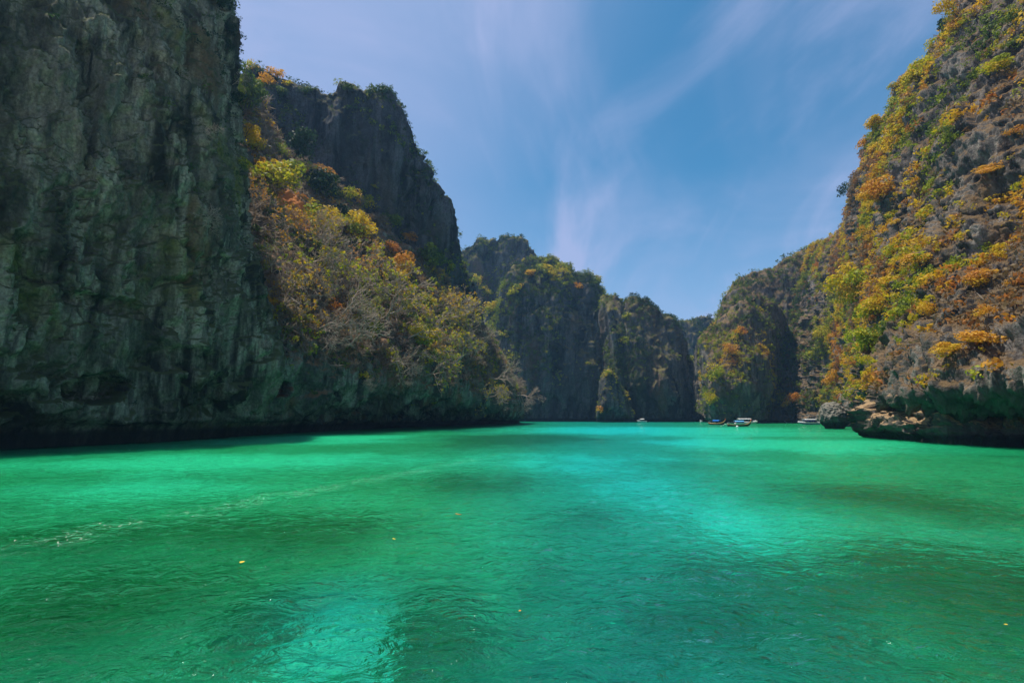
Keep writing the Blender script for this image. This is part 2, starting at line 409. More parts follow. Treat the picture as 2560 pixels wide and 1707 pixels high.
# low wall and the tree slope behind it
slope_pts = [  # water (px,py), wall top (px,py), slope middle, slope top (px,py,D)
    ((560, 1093), (560, 800, 88), (500, 520, 118), (470, 190, 150)),
    ((640, 1088), (640, 800, 93), (600, 540, 118), (560, 215, 150)),
    ((720, 1083), (715, 850, 97), (665, 560, 122), (640, 262, 154)),
    ((790, 1079), (785, 880, 103), (735, 600, 128), (668, 345, 158)),
    ((860, 1075), (855, 896, 111), (810, 660, 136), (760, 425, 164)),
    ((930, 1071), (925, 905, 120), (895, 705, 144), (850, 478, 170)),
    ((1010, 1068), (1008, 916, 131), (985, 750, 153), (950, 560, 176)),
    ((1100, 1064), (1100, 926, 148), (1085, 800, 165), (1070, 660, 186)),
    ((1180, 1061), (1180, 962, 170), (1172, 870, 184), (1165, 770, 200)),
    ((1250, 1059), (1250, 1000, 198), (1246, 940, 208), (1240, 880, 220)),
    ((1302, 1057.5), (1303, 1030, 236), (1302, 1000, 240), (1298, 965, 246)),
    ((1306, 1055), (1305, 1030, 266), (1304, 1000, 272), (1300, 970, 280)),
]
cliff("cliff_slope", [[(a[0], a[1], None), (0.5 * (a[0] + b[0]), 0.5 * (a[1] + b[1]), b[2]), b, c, d] for a, b, c, d in slope_pts], M_SLOPE,
      rock_disp(3.0, 0.035, 1.2, 0.17, 1.8, 0.13, 0.5, 0.5, slab=0.9, slab_s=0.13, slab_z=0.5, seed=31.0, notch=2.0, notch_h=3.2, caves=3.4),
      3.4, ((-20, 14, 1), (-45, 25, -10), (-60, 30, None)), "low shaded rock wall with an earthy brown tree slope above it",
      post=dents([(700, 968, 92, 4.2, 1.8, 4.0), (760, 985, 95, 1.8, 2.0, -0.9), (850, 1000, 108, 1.3, 2.0, 3.0), (800, 1005, 102, 2.0, 2.2, -0.8), (945, 1012, 122, 3.0, 2.2, 3.6), (900, 1015, 116, 2.0, 2.0, -0.8), (1010, 1015, 132, 1.6, 1.6, 2.2), (1100, 1015, 150, 3.0, 1.4, 1.8)]))

def earth_mask(V):
    px, py, _ = project(V); a = math.radians(42)
    u = (px - 742) * math.cos(a) + (py - 522) * math.sin(a); v = -(px - 742) * math.sin(a) + (py - 522) * math.cos(a)
    return np.exp(-((u / 62) ** 4 + (v / 24) ** 4)) + 0.6 * np.exp(-(((px - 760) / 40) ** 2 + ((py - 555) / 22) ** 2))
_c = CLIFFS['cliff_slope']; _a = _c['obj'].data.attributes.new('earth', 'FLOAT', 'POINT')
_a.data.foreach_set('value', np.clip(earth_mask(_c['V']), 0, 1).astype(np.float32).ravel())
# dark peak behind the slope
peak = [(480, 250, 168), (560, 215, 172), (597, 192, 174), (615, 172, 175), (645, 170, 176), (682, 188, 177), (720, 214, 178), (765, 231, 179), (805, 240, 180), (842, 240, 181), (862, 224, 182), (884, 224, 183),
        (905, 240, 184), (930, 231, 186), (958, 234, 187), (985, 272, 189), (1002, 312, 191), (1018, 345, 193), (1046, 393, 196), (1062, 424, 199), (1078, 460, 202), (1101, 486, 206), (1118, 524, 210),
        (1131, 565, 214), (1144, 606, 218), (1154, 645, 222), (1166, 690, 227), (1181, 730, 233), (1197, 780, 240), (1214, 840, 248), (1226, 900, 256), (1234, 980, 264), (1240, 1035, 272)]
def peak_cols():
    C = []
    for i, (px, py, D) in enumerate(peak):
        D0 = D - 6 if px < 1000 else D - 3
        pxb = px + 0.30 * max(0, 1150 - px) * (0.25 if px > 900 else 0.1)
        wy = HOR + CAM_H * F_PX / D0
        C.append([(pxb, wy, None), (pxb, wy + (py - wy) * 0.25, D0), (0.5 * (pxb + px), wy + (py - wy) * 0.6, D0 + 3), (px, wy + (py - wy) * 0.88, D0 + 1), (px, py, D)])
    # far flank, turning away
    C.append([(1236, 1057, None), (1236, 1054, 300), (1236, 1050, 302), (1236, 1046, 304), (1234, 1038, 310)])
    return C
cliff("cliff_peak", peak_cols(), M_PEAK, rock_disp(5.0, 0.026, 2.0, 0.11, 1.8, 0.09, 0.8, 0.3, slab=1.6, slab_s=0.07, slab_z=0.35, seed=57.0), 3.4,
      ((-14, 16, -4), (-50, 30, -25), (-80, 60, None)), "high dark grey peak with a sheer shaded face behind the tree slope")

# far massif in the centre
def ridge_cols(pts, D0, D1, dtop, foot_dx=0, lean=(0.35, 0.7), bulge=0.0, yw=None):
    C = []
    n = len(pts)
    for i, p in enumerate(pts):
        px, py = p[0], p[1]; f = i / (n - 1); D = D0 + (D1 - D0) * f + (p[2] if len(p) > 2 else 0)
        wy = HOR + CAM_H * F_PX / D
        bx = px + (foot_dx[i] if isinstance(foot_dx, (list, tuple)) else foot_dx)
        C.append([(bx, wy, None), (bx + (px - bx) * 0.3, wy + (py - wy) * 0.33, D - bulge), (bx + (px - bx) * 0.65, wy + (py - wy) * 0.68, D + dtop * lean[0]), (px, wy + (py - wy) * 0.9, D + dtop * lean[1]), (px, py, D + dtop)])
    return C
far_back = [(1100, 700), (1140, 660), (1163, 624), (1187, 599), (1214, 609), (1238, 600), (1261, 593), (1295, 600), (1316, 607), (1328, 630), (1336, 646), (1360, 700), (1400, 800), (1430, 900)]
cliff("cliff_far_peak", ridge_cols(far_back, 420, 430, 14), M_FAR, rock_disp(9, 0.016, 4.0, 0.06, 4.0, 0.05, 1.6, 0.17, slab=2.6, slab_s=0.065, slab_z=0.45, seed=77.0), 3.4,
      ((0, 20, -6), (0, 60, -40), (0, 80, None)), "bushy blue grey summit behind the far centre cliff")
far_mid = [(1170, 950, 40), (1195, 860, 30), (1218, 800, 18), (1240, 760, 8), (1262, 715, 2), (1285, 668, 0), (1310, 655, 0), (1336, 648, 2), (1360, 643, 2), (1393, 645, 2), (1414, 658, 2), (1434, 690, 3), (1461, 699, 5), (1481, 715, 7), (1500, 742, 10), (1516, 790, 18), (1526, 860, 30)]
cliff("cliff_far_wall", ridge_cols(far_mid, 352, 340, 26, [0, 0, 0, 0, 0, 0, 0, 0, 0, 0, 0, 0, 0, 2, 4, 4, 4]), M_FAR,
      rock_disp(8, 0.018, 3.2, 0.07, 3.2, 0.055, 1.4, 0.2, slab=1.8, slab_s=0.065, slab_z=0.45, seed=91.0, notch=1.5), 3.2,
      ((0, 20, -4), (0, 60, -40), (0, 80, None)), "far centre cliff with bushes on its left and a smooth shaded right face")
def far_rib(V, n):      # a thin rib of rock that stands out and catches the sun
    px, py, _ = project(V); c = 1526 + (py - 770) * 0.16 + 7 * fbm(V * 0.04, 3)
    w = np.exp(-((px - c) / 9.0) ** 2) * sst(745, 790, py) * (1 - sst(930, 1000, py))
    return V + (w * 6.5)[..., None] * np.array((-0.55, -0.8, 0.0))
far_right = [(1496, 800, 30), (1506, 755, 14), (1520, 742, 6), (1535, 739, 3), (1550, 748, 2), (1562, 759, 4), (1573, 749, 3), (1587, 747, 1), (1600, 749, 0), (1613, 756, 0), (1627, 766, 0), (1641, 782, 0), (1654, 797, 0), (1668, 808, 1), (1680, 822, 3), (1694, 850, 6), (1706, 885, 12), (1716, 930, 20), (1720, 985, 32)]
cliff("cliff_far_buttress", ridge_cols(far_right, 330, 318, 20, [14, 12, 8, 4] + [2] * 8 + [4, 6, 8, 12, 16, 16, 14]), M_FAR,
      rock_disp(6, 0.02, 2.6, 0.08, 2.6, 0.06, 1.1, 0.22, slab=1.6, slab_s=0.065, slab_z=0.45, seed=13.0, notch=1.5), 3.2,
      ((0, 20, -4), (0, 60, -40), (0, 80, None)), "dark rounded buttress in the far centre with a sheer shaded right face",
      post=far_rib)
pinn = [(1494, 1040, 8), (1502, 975, 3), (1512, 935, 0), (1524, 928, 0), (1538, 945, 1), (1552, 968, 3), (1568, 1000, 5), (1582, 1036, 12)]
cliff("rock_pinnacle", ridge_cols(pinn, 306, 306, 6, 0), M_FAR, rock_disp(2.0, 0.04, 1.4, 0.14, 1.4, 0.12, 0.6, 0.4, seed=23.0), 3.0,
      ((2, 6, -1), (2, 16, -8), (2, 26, None)), "slim sunlit rock pinnacle with bushes standing before the far centre cliffs")
low_far = [(1690, 935, 16), (1705, 905, 8), (1725, 897, 4), (1752, 916, 4), (1772, 955, 8), (1790, 1000, 14), (1805, 1040, 24)]
cliff("hill_low", ridge_cols(low_far, 345, 330, 40, 0), M_FAR, rock_disp(4, 0.02, 1.6, 0.08, 3, 0.06, 1.1, 0.2, seed=43.0), 3.4,
      ((0, 20, -4), (0, 60, -30), (0, 80, None)), "low green hillside between the far centre cliffs and the right buttress")
dist = [(1630, 840), (1657, 793), (1670, 797), (1684, 798), (1703, 803), (1721, 800), (1738, 793), (1762, 791), (1779, 794), (1790, 809), (1800, 840), (1815, 900), (1840, 980)]
cliff("cliff_distant", ridge_cols(dist, 520, 500, 20), M_FAR, rock_disp(10, 0.014, 5.0, 0.045, 4, 0.04, 1.8, 0.13, slab=2.6, slab_s=0.065, slab_z=0.45, seed=63.0), 3.4,
      ((0, 20, -4), (0, 60, -40), (0, 80, None)), "most distant blue grey cliff at the end of the lagoon")

# right middle: back hill and front buttress
er = [(1770, 900, 20), (1806, 800, 6), (1815, 776, 2), (1825, 749, 0), (1832, 726, 0), (1845, 709, 0), (1862, 698), (1879, 688), (1905, 677), (1930, 668), (1948, 658), (1964, 650), (1987, 646), (2010, 640), (2030, 634), (2060, 660), (2090, 760)]
cliff("cliff_back", ridge_cols(er, 300, 292, 26), M_RIGHT, rock_disp(7, 0.02, 2.6, 0.08, 2.6, 0.07, 1.0, 0.25, slab=1.8, slab_s=0.065, slab_z=0.45, seed=83.0), 3.4,
      ((8, 20, -3), (12, 60, -30), (12, 80, None)), "brown bush topped cliff on the skyline left of the big right cliff")
eb = [(1757, 1030, 26), (1758, 930, 12), (1760, 845, 4), (1776, 828, 2), (1798, 810, 0), (1818, 790, -2), (1835, 774, -4), (1852, 757, -5), (1878, 744, -5), (1903, 737, -3), (1923, 743, -1), (1943, 768, 3), (1957, 797, 8), (1968, 828, 16), (1972, 880, 24), (1965, 960, 32)]
cliff("cliff_buttress", ridge_cols(eb, 268, 264, 20, [8, 18, 24, 10, 6, 2, 0, 0, -2, -8, -14, -26, -36, -46, -56, -60]), M_RIGHT,
      rock_disp(4.5, 0.025, 2.2, 0.09, 2.0, 0.08, 0.8, 0.3, slab=1.3, slab_s=0.065, slab_z=0.45, seed=103.0, notch=1.0), 3.2,
      ((4, 14, -2), (10, 40, -25), (14, 60, None)), "brown buttress above the moored boats, its right side in deep shade")

# the big sunlit cliff on the right, undercut at its foot
def right_cols():
    C = []
    # shore part, no undercut: foot, ..., ridge
    def s(foot, pts, ridge): C.append([foot] + pts + [ridge])
    s((1903, 1055.6, None), [(1906, 1050, 290), (1910, 1040, 290), (1918, 1015, 291), (1935, 955, 292), (1968, 870, 296), (1992, 790, 300), (2006, 720, 306)], (2016, 640, 312))
    s((1955, 1056, None), [(1956, 1050, 282), (1960, 1035, 282), (1966, 1005, 282), (1985, 930, 283), (2005, 840, 286), (2020, 750, 290), (2030, 690, 294)], (2038, 611, 299))
    s((2010, 1057.3, None), [(2010, 1050, 259), (2014, 1032, 259), (2020, 1000, 259), (2036, 920, 260), (2050, 820, 263), (2060, 720, 266), (2068, 650, 269)], (2090, 592, 274))
    s((2065, 1058.6, None), [(2065, 1050, 240), (2068, 1030, 240), (2072, 995, 240), (2082, 910, 241), (2090, 800, 243), (2098, 700, 245), (2104, 620, 247)], (2128, 560, 250))
    s((2110, 1061, None), [(2110, 1050, 211), (2112, 1028, 211), (2116, 990, 210), (2122, 900, 208), (2128, 780, 207), (2130, 660, 209), (2128, 570, 213)], (2142, 500, 219))
    s((2172, 1075, None), [(2172, 1050, 128), (2172, 1022, 129), (2170, 985, 130), (2164, 880, 142), (2164, 740, 154), (2166, 600, 166), (2162, 480, 176)], (2172, 405, 188))
    s((2204, 1092, None), [(2200, 1068, 85.5), (2204, 1034, 87), (2188, 992, 84), (2178, 870, 106), (2200, 700, 120), (2208, 540, 134), (2196, 400, 148)], (2190, 350, 168))
    s((2238, 1096, None), [(2236, 1068, 79), (2238, 1034, 81), (2234, 984, 75), (2235, 850, 92), (2252, 660, 106), (2260, 480, 120), (2250, 330, 134)], (2240, 272, 154))
    s((2288, 1101, None), [(2289, 1070, 73.5), (2292, 1034, 75.5), (2288, 978, 68), (2305, 830, 83), (2318, 620, 96), (2322, 420, 109), (2310, 250, 122)], (2300, 190, 140))
    s((2397, 1109.5, None), [(2398, 1074, 65), (2400, 1034, 67), (2397, 964, 59.5), (2410, 790, 73), (2412, 560, 85), (2408, 340, 97), (2390, 160, 110)], (2368, 104, 126))
    s((2560, 1117, None), [(2560, 1080, 58.5), (2560, 1034, 60.5), (2560, 955, 52.5), (2555, 760, 65), (2545, 500, 76), (2525, 240, 88), (2490, 60, 99)], (2420, -26, 116))
    s((2800, 1130, None), [(2800, 1080, 49), (2800, 1020, 54), (2800, 930, 41), (2790, 700, 55), (2760, 380, 65), (2720, 60, 76), (2660, -150, 88)], (2540, -250, 104))
    s((3200, 1150, None), [(3200, 1080, 40), (3200, 1000, 45), (3200, 880, 37), (3180, 600, 45), (3120, 200, 54), (3050, -200, 64), (2950, -450, 76)], (2800, -560, 92))
    return C
def ledges_post(V, n):
    # two lumps of old reef rock standing out under the lip
    for px, py, D, rx, rz, amt in ((2206, 1042, 83, 2.8, 2.4, 4.4), (2256, 1052, 77, 2.6, 1.3, 3.6), (2332, 1052, 68, 2.4, 1.7, 4.2), (2380, 1056, 65, 1.3, 1.3, 3.6)):
        c = at(px, py, D)
        d = ((V[..., 0] - c[0]) / rx) ** 2 + ((V[..., 1] - c[1]) / (rx * 1.8)) ** 2
        zz = (V[..., 2] - c[2]) / rz
        w = np.exp(-d * 1.3) * np.where(zz > 0, np.exp(-(zz * 1.1) ** 4), 1.0) * np.where(zz < 0, np.exp(-(zz * 0.6) ** 2), 1.0)
        w = w * (0.75 + 0.6 * ridged(V * np.array((0.5, 0.5, 1.0)), 4, 0.6))
        V = V + n * (amt * np.clip(w, 0, 1.3))[..., None] * np.array((1, 1, 0.3))
    return V
def right_disp(V, n):
    f = rock_disp(4.2, 0.03, 0.8, 0.15, 1.9, 0.10, 0.75, 0.45, ledge=2.2, ledges=0.14, slab=1.2, slab_s=0.11, slab_z=0.8, seed=123.0, tilt=(-0.16, 0.10))(V, n)
    g = rock_disp(1.3, 0.06, 0.9, 0.3, 1.1, 0.3, 0.6, 0.7, slab=0.6, slab_s=0.3, slab_z=0.6, seed=127.0)(V, n)
    z = V[..., 2]; D = V[..., 1]
    w = (1 - sst(5.5, 10.5, z)) * (1 - sst(100, 135, D))
    return f * (1 - w[..., None]) + g * w[..., None]
M_RIGHT2 = M_RIGHT
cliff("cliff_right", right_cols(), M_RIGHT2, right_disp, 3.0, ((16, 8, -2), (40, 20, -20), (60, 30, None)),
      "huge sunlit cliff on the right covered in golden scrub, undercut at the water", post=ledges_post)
# ------------------------------------------------------------- SECTION: water
def build_water():
    # seabed
    def axis(a, b, n, p):
        t = np.linspace(-1, 1, n); s = np.sign(t) * np.abs(t) ** p; return a + (b - a) * (s + 1) / 2
    xs = np.concatenate([np.linspace(-900, -45, 40)[:-1], np.linspace(-45, 45, 220), np.linspace(45, 900, 40)[1:]])
    ys = np.concatenate([np.linspace(-300, 2, 20)[:-1], np.linspace(2, 40, 150), np.linspace(40, 120, 120)[1:], np.linspace(120, 1000, 80)[1:]])
    X, Y = np.meshgrid(xs, ys, indexing='ij')
    P = np.stack([X, Y, np.zeros_like(X)], -1)
    c = fbm(P * 0.09 + 4.0, 4) * 0.9 + 0.5 * fbm(P * 0.35 + 9, 4)
    def blob(px, py, rx, ry, amt):
        q = at(px, py, None, -1.2); a = at(px + rx, py, None, -1.2); b = at(px, py + ry, None, -1.2)
        sx = abs(a[0] - q[0]); sy = abs(b[1] - q[1])
        return amt * np.exp(-(((X - q[0]) / sx) ** 2 + ((Y - q[1]) / sy) ** 2))
    for b in [(760, 1370, 330, 60, .9), (230, 1540, 260, 70, .9), (1280, 1110, 240, 22, 1.0), (1180, 1230, 200, 40, .5), (2380, 1480, 260, 150, 1.3), (2300, 1300, 160, 60, .6), (2100, 1270, 160, 30, .5), (1750, 1590, 380, 60, .5),
              (1380, 1450, 110, 60, .35), (1080, 1640, 120, 60, .6), (60, 1650, 120, 60, .7), (640, 1620, 90, 60, .3), (1700, 1190, 160, 14, .6), (2450, 1160, 200, 20, .4), (100, 1390, 200, 30, .5), (1900, 1480, 200, 50, .4), (1440, 1330, 160, 40, .3),
              (850, 1630, 115, 75, -4.0), (640, 1600, 70, 60, 1.2), (1060, 1600, 80, 80, 1.0), (470, 1650, 110, 36, -1.0), (1900, 1330, 260, 70, -.9), (2010, 1410, 150, 50, -.7), (1650, 1085, 420, 22, -1.5), (1500, 1180, 500, 40, -0.7), (2350, 1380, 170, 40, -.6), (1150, 1390, 260, 80, -.7), (330, 1260, 300, 34, -1.1), (1600, 1260, 200, 30, -.5), (1950, 1130, 300, 24, -1.6), (560, 1180, 400, 30, -1.5), (850, 1110, 300, 20, -1.4)]:
        c = c + blob(*b[:4], b[4] * (1.7 if b[4] > 0 else 1.0))
    dens = sst(-0.15, 0.65, c)
    c = c + 0.35 * ridged(P * 0.55 + 3, 4, 0.6) - 0.15
    Z = -2.3 - 0.012 * np.clip(Y, 0, 300) + 0.35 * fbm(P * 0.25, 3) + dens * (0.25 + 0.35 * ridged(P * 0.9, 3))
    V = np.stack([X, Y, Z], -1); nu, nv = X.shape; idx = np.arange(nu * nv).reshape(nu, nv)
    F = np.stack([idx[:-1, :-1], idx[1:, :-1], idx[1:, 1:], idx[:-1, 1:]], -1).reshape(-1, 4)
    k = NT("seabed"); g = k.n('ShaderNodeNewGeometry'); a = k.n('ShaderNodeAttribute', attribute_name='coral')
    n1 = k.noise(g.outputs['Position'], 0.9, 8, 0.72); n2 = k.noise(g.outputs['Position'], 4.5, 4, 0.6)
    dn = k.m('ADD', a.outputs['Fac'], k.m('MULTIPLY', k.m('SUBTRACT', n1, 0.5), 2.4))
    col = k.mix(k.ramp(dn, -1.0, -0.1), c4(0.95, 0.93, 0.84), c4(0.56, 0.53, 0.37))
    col = k.mix(k.ramp(dn, -0.05, 0.95), col, c4(0.15, 0.125, 0.045))
    vo = k.n('ShaderNodeTexVoronoi'); vo.inputs['Scale'].default_value = 3.2; k.l(g.outputs['Position'], vo.inputs[0])
    n3 = k.noise(g.outputs['Position'], 11.0, 3, 0.6)
    rub = k.m('ADD', k.m('MULTIPLY', n2, 0.6), k.m('MULTIPLY', n3, 0.4))          # rubble and shell grit
    clean = k.ramp(dn, -1.0, -0.3, 0.15, 1.0)
    col = k.mix(k.m('MULTIPLY', k.ramp(rub, 0.42, 0.60, 0, 0.75), clean), col, c4(0.20, 0.18, 0.075))
    col = k.mix(k.m('MULTIPLY', k.ramp(vo.outputs['Distance'], 0.12, 0.34, 0.85, 0.0), k.m('MULTIPLY', k.ramp(n1, 0.45, 0.6), clean)), col, c4(0.85, 0.80, 0.62))
    p = k.n('ShaderNodeBsdfDiffuse'); k.l(col, p.inputs[0]); k.l(p.outputs[0], k.out.inputs[0])
    o = mesh_np("seabed", V.reshape(-1, 3), F, k.mat, attrs={'coral': ('POINT', c.ravel())})
    tag(o, None, None, None, 'structure')
    # surface: colour of the water itself follows its depth
    # surface mesh: fine near the boat, coarser further off
    yy = np.concatenate([np.array((1950., 1850., 1790.)), np.arange(1745, 1120, -1.7), np.arange(1120, 1052, -1.0), np.array((1051, 1050, 1049, 1047, 1045.))])
    dd = CAM_H * F_PX / (yy - HOR)
    aa = np.concatenate([np.array((-14., -7, -4, -2.6, -1.9)), np.linspace(-1.3, 1.3, 900), np.array((1.9, 2.6, 4, 7, 14.))])
    Y, A = np.meshgrid(dd, aa, indexing='ij'); X = A * Y
    P = np.stack([X, Y, np.zeros_like(X)], -1)
    cen = 0.4 + 0.20 * Y; wid = 1.6 + 0.21 * Y
    deep = np.exp(-((X - cen) / wid) ** 2) * (0.75 + 0.25 * sst(8, 45, Y))
    q_ = at(850, 1600, None, -1.0); deep = deep + 0.8 * np.exp(-(((X - q_[0]) / 1.5) ** 2 + ((Y - q_[1] + 0.8) / 1.8) ** 2))
    deep = np.clip(deep + 0.25 * fbm(P * 0.05, 3), 0, 1)
    rx = np.array((0.75, 1.15, 1.0)); warp = 0.25 * np.stack([fbm(P * 1.1 + 5, 2), fbm(P * 1.1 + 25, 2), 0 * X], -1)
    sp_ = np.maximum(np.gradient(Y, axis=0) * -1, Y * 0.0029)
    Z = 0.11 * fbm(P * 0.5 * rx, 3) + WAVE2 * perlin((P + warp) * 1.5 * rx) * (1 - sst(.15, .4, sp_)) + WAVE3 * perlin((P + warp) * 3.3 * rx + 3) * (1 - sst(.06, .16, sp_)) + WAVE4 * perlin((P + warp) * 7.0 + 3) * (1 - sst(.03, .08, sp_))
    V = np.stack([X, Y, Z], -1); nu, nv = X.shape; idx = np.arange(nu * nv).reshape(nu, nv)
    F = np.stack([idx[:-1, :-1], idx[:-1, 1:], idx[1:, 1:], idx[1:, :-1]], -1).reshape(-1, 4)
    k = NT("water"); g = k.n('ShaderNodeNewGeometry'); Pn = g.outputs['Position']
    a = k.n('ShaderNodeAttribute', attribute_name='deep'); dp = a.outputs['Fac']
    w1 = k.noise(Pn, 0.55, 3, 0.5, (0.7, 1.2, 1), 0.6)
    w2 = k.noise(Pn, 1.9, 4, 0.55, (0.75, 1.15, 1), 0.8, (3, 9, 0))
    w3 = k.noise(Pn, 6.0, 3, 0.5, (0.8, 1.1, 1), 0.4, (7, 1, 0))
    w4 = k.noise(Pn, 3.0, 2, 0.5, (1, 1, 1), 0.3, (2, 5, 0))
    # wake: a band of steeper ripples left by a boat
    A, B = at(-40, 1378), at(1290, 1128)
    d = (B - A)[:2]; d = d / np.linalg.norm(d); nn = (-d[1], d[0])
    sp = k.n('ShaderNodeSeparateXYZ'); k.l(Pn, sp.inputs[0])
    off = k.m('ADD', k.m('ADD', k.m('MULTIPLY', sp.outputs[0], float(nn[0])), k.m('MULTIPLY', sp.outputs[1], float(nn[1]))), float(-(A[0] * nn[0] + A[1] * nn[1])))
    off = k.m('ABSOLUTE', k.m('ADD', off, k.m('MULTIPLY', k.m('SUBTRACT', k.noise(Pn, 0.25, 2), 0.5), 2.0)))
    along = k.m('ADD', k.m('ADD', k.m('MULTIPLY', sp.outputs[0], float(d[0])), k.m('MULTIPLY', sp.outputs[1], float(d[1]))), float(-(A[0] * d[0] + A[1] * d[1])))
    band = k.m('MULTIPLY', k.m('MULTIPLY', k.ramp(off, 0.2, 1.7, 1.0, 0.0), k.ramp(k.noise(Pn, 0.7, 2), 0.30, 0.55)), k.ramp(along, float(np.linalg.norm((B - A)[:2])) * 0.9, float(np.linalg.norm((B - A)[:2])) * 1.1, 1, 0))
    h = k.m('ADD', k.m('MULTIPLY', w1, 0.16), k.m('ADD', k.m('MULTIPLY', w2, 0.24), k.m('MULTIPLY', w3, 0.075)))
    h = k.m('ADD', h, k.m('MULTIPLY', band, k.m('MULTIPLY', w4, 0.42)))
    bn = k.bump(h, 1.0, 1.0)
    tint = k.mix(dp, c4(*TINT_GREEN), c4(*TINT_BLUE)); body = k.mix(dp, c4(*BODY_GREEN), c4(*BODY_BLUE))
    refr = k.n('ShaderNodeBsdfRefraction'); refr.inputs['IOR'].default_value = 1.33; refr.inputs['Roughness'].default_value = 0.0
    k.l(tint, refr.inputs[0]); k.l(bn, refr.inputs['Normal'])
    tr = k.n('ShaderNodeBsdfTransparent'); k.l(tint, tr.inputs[0])
    df = k.n('ShaderNodeBsdfDiffuse'); k.l(body, df.inputs[0]); k.l(bn, df.inputs['Normal'])
    m1 = k.n('ShaderNodeMixShader'); m1.inputs[0].default_value = REFR; k.l(tr.outputs[0], m1.inputs[1]); k.l(refr.outputs[0], m1.inputs[2])
    m2 = k.n('ShaderNodeMixShader'); m2.inputs[0].default_value = BODY_FRAC; k.l(m1.outputs[0], m2.inputs[1]); k.l(df.outputs[0], m2.inputs[2])
    gl = k.n('ShaderNodeBsdfGlossy'); k.l(k.m('ADD', k.m('MULTIPLY', band, 0.085), 0.022), gl.inputs['Roughness']); k.l(bn, gl.inputs['Normal'])
    fr = k.n('ShaderNodeFresnel'); fr.inputs['IOR'].default_value = 1.33; k.l(bn, fr.inputs['Normal'])
    m3 = k.n('ShaderNodeMixShader'); k.l(k.m('MINIMUM', k.m('MULTIPLY', fr.outputs[0], 1.6), 0.46), m3.inputs[0])
    k.l(m2.outputs[0], m3.inputs[1]); k.l(gl.outputs[0], m3.inputs[2]); k.l(m3.outputs[0], k.out.inputs[0])
    o = mesh_np("water", V.reshape(-1, 3), F, k.mat, attrs={'deep': ('POINT', deep.ravel())})
    tag(o, "clear green and turquoise lagoon water with small ripples", None, None, 'structure')
TINT_GREEN, TINT_BLUE = (0.20, 0.99, 0.71), (0.10, 0.98, 0.99)
BODY_GREEN, BODY_BLUE = (0.0, 0.24, 0.09), (0.0, 0.29, 0.32)
BODY_FRAC = 0.13
REFR = 1.0
WAVE2, WAVE3, WAVE4 = 0.062, 0.030, 0.006
build_water()
# real caustics: the sun refracted by the ripples onto the seabed
bpy.data.objects['water'].cycles.is_caustics_caster = True
bpy.data.objects['seabed'].cycles.is_caustics_receiver = True
sd.cycles.is_caustics_light = True
# ------------------------------------------------------------- SECTION: vegetation
_bvh = {}
for _n, _c in CLIFFS.items():
    V = _c['V'].reshape(-1, 3); _bvh[_n] = BVHTree.FromPolygons(V.tolist(), _c['F'].tolist())
def hit(px, py, only=None):
    d = Vector(ray(px, py)).normalized(); o = Vector(CAMP); best = None
    for n, b in _bvh.items():
        if only and n not in only: continue
        r = b.ray_cast(o, d)
        if r[0] is not None and (best is None or r[3] < best[2]): best = (r[0], r[1], r[3], n)
    return best
def leaf_cloud(cen, rad, K, hue, size=0.13, up=0.35, flat=0.8, hj=0.05, nl=6, elong=1.0, seed=None, fill=0.45):
    """M clumps of K leaf faces: each clump is a few lobes, leaves near the lobes' surfaces"""
    g = RNG if seed is None else np.random.default_rng(seed)
    M = len(cen); cen = np.asarray(cen, float); rad = np.asarray(rad, float); hue = np.asarray(hue, float)
    lo = g.normal(size=(M, nl, 3)); lo /= np.linalg.norm(lo, axis=2, keepdims=True); lo *= (0.35 + 0.35 * g.random((M, nl, 1))); lo[..., 2] = lo[..., 2] * flat + 0.08
    lr = 0.30 + 0.28 * g.random((M, nl)); lh = g.normal(size=(M, nl)) * hj
    which = g.integers(0, nl, (M, K)); mi = np.arange(M)[:, None]
    dv = g.normal(size=(M, K, 3)); dv[..., 2] += up; dv /= np.linalg.norm(dv, axis=2, keepdims=True)
    rr = lr[mi, which] * (1 - fill * g.random((M, K)) ** 2)
    pos = lo[mi, which] + dv * rr[..., None] * np.array((1, 1, flat))
    pos = cen[:, None] + pos * rad[:, None, None]
    nrm = dv + g.normal(size=(M, K, 3)) * 0.55; nrm /= np.linalg.norm(nrm, axis=2, keepdims=True)
    t = np.cross(nrm, g.normal(size=(M, K, 3))); t /= np.maximum(np.linalg.norm(t, axis=2, keepdims=True), 1e-6)
    b = np.cross(nrm, t)
    s = (size * rad)[:, None] * (0.55 + 0.9 * g.random((M, K))); s = s[..., None]
    t = t * s * elong; b = b * s * 0.62 / elong
    q = np.stack([pos - t, pos + b * 0.9 - t * 0.15, pos + t, pos - b * 0.9 + t * 0.1], axis=2).reshape(-1, 3)
    F = np.arange(len(q)).reshape(-1, 4)
    h = np.clip(hue[:, None] + lh[mi, which] + g.normal(size=(M, K)) * hj * 0.5, 0, 1).reshape(-1)
    return q, F, h
def leaf_obj(name, parts, parent=None, mat=None):
    V = []; F = []; H = []; n = 0
    for v, f, h in parts:
        V.append(v); F.append(f + n); H.append(h); n += len(v)
    return mesh_np(name, np.concatenate(V), np.concatenate(F), mat or LEAF, False, parent, {'hue': ('FACE', np.concatenate(H))})

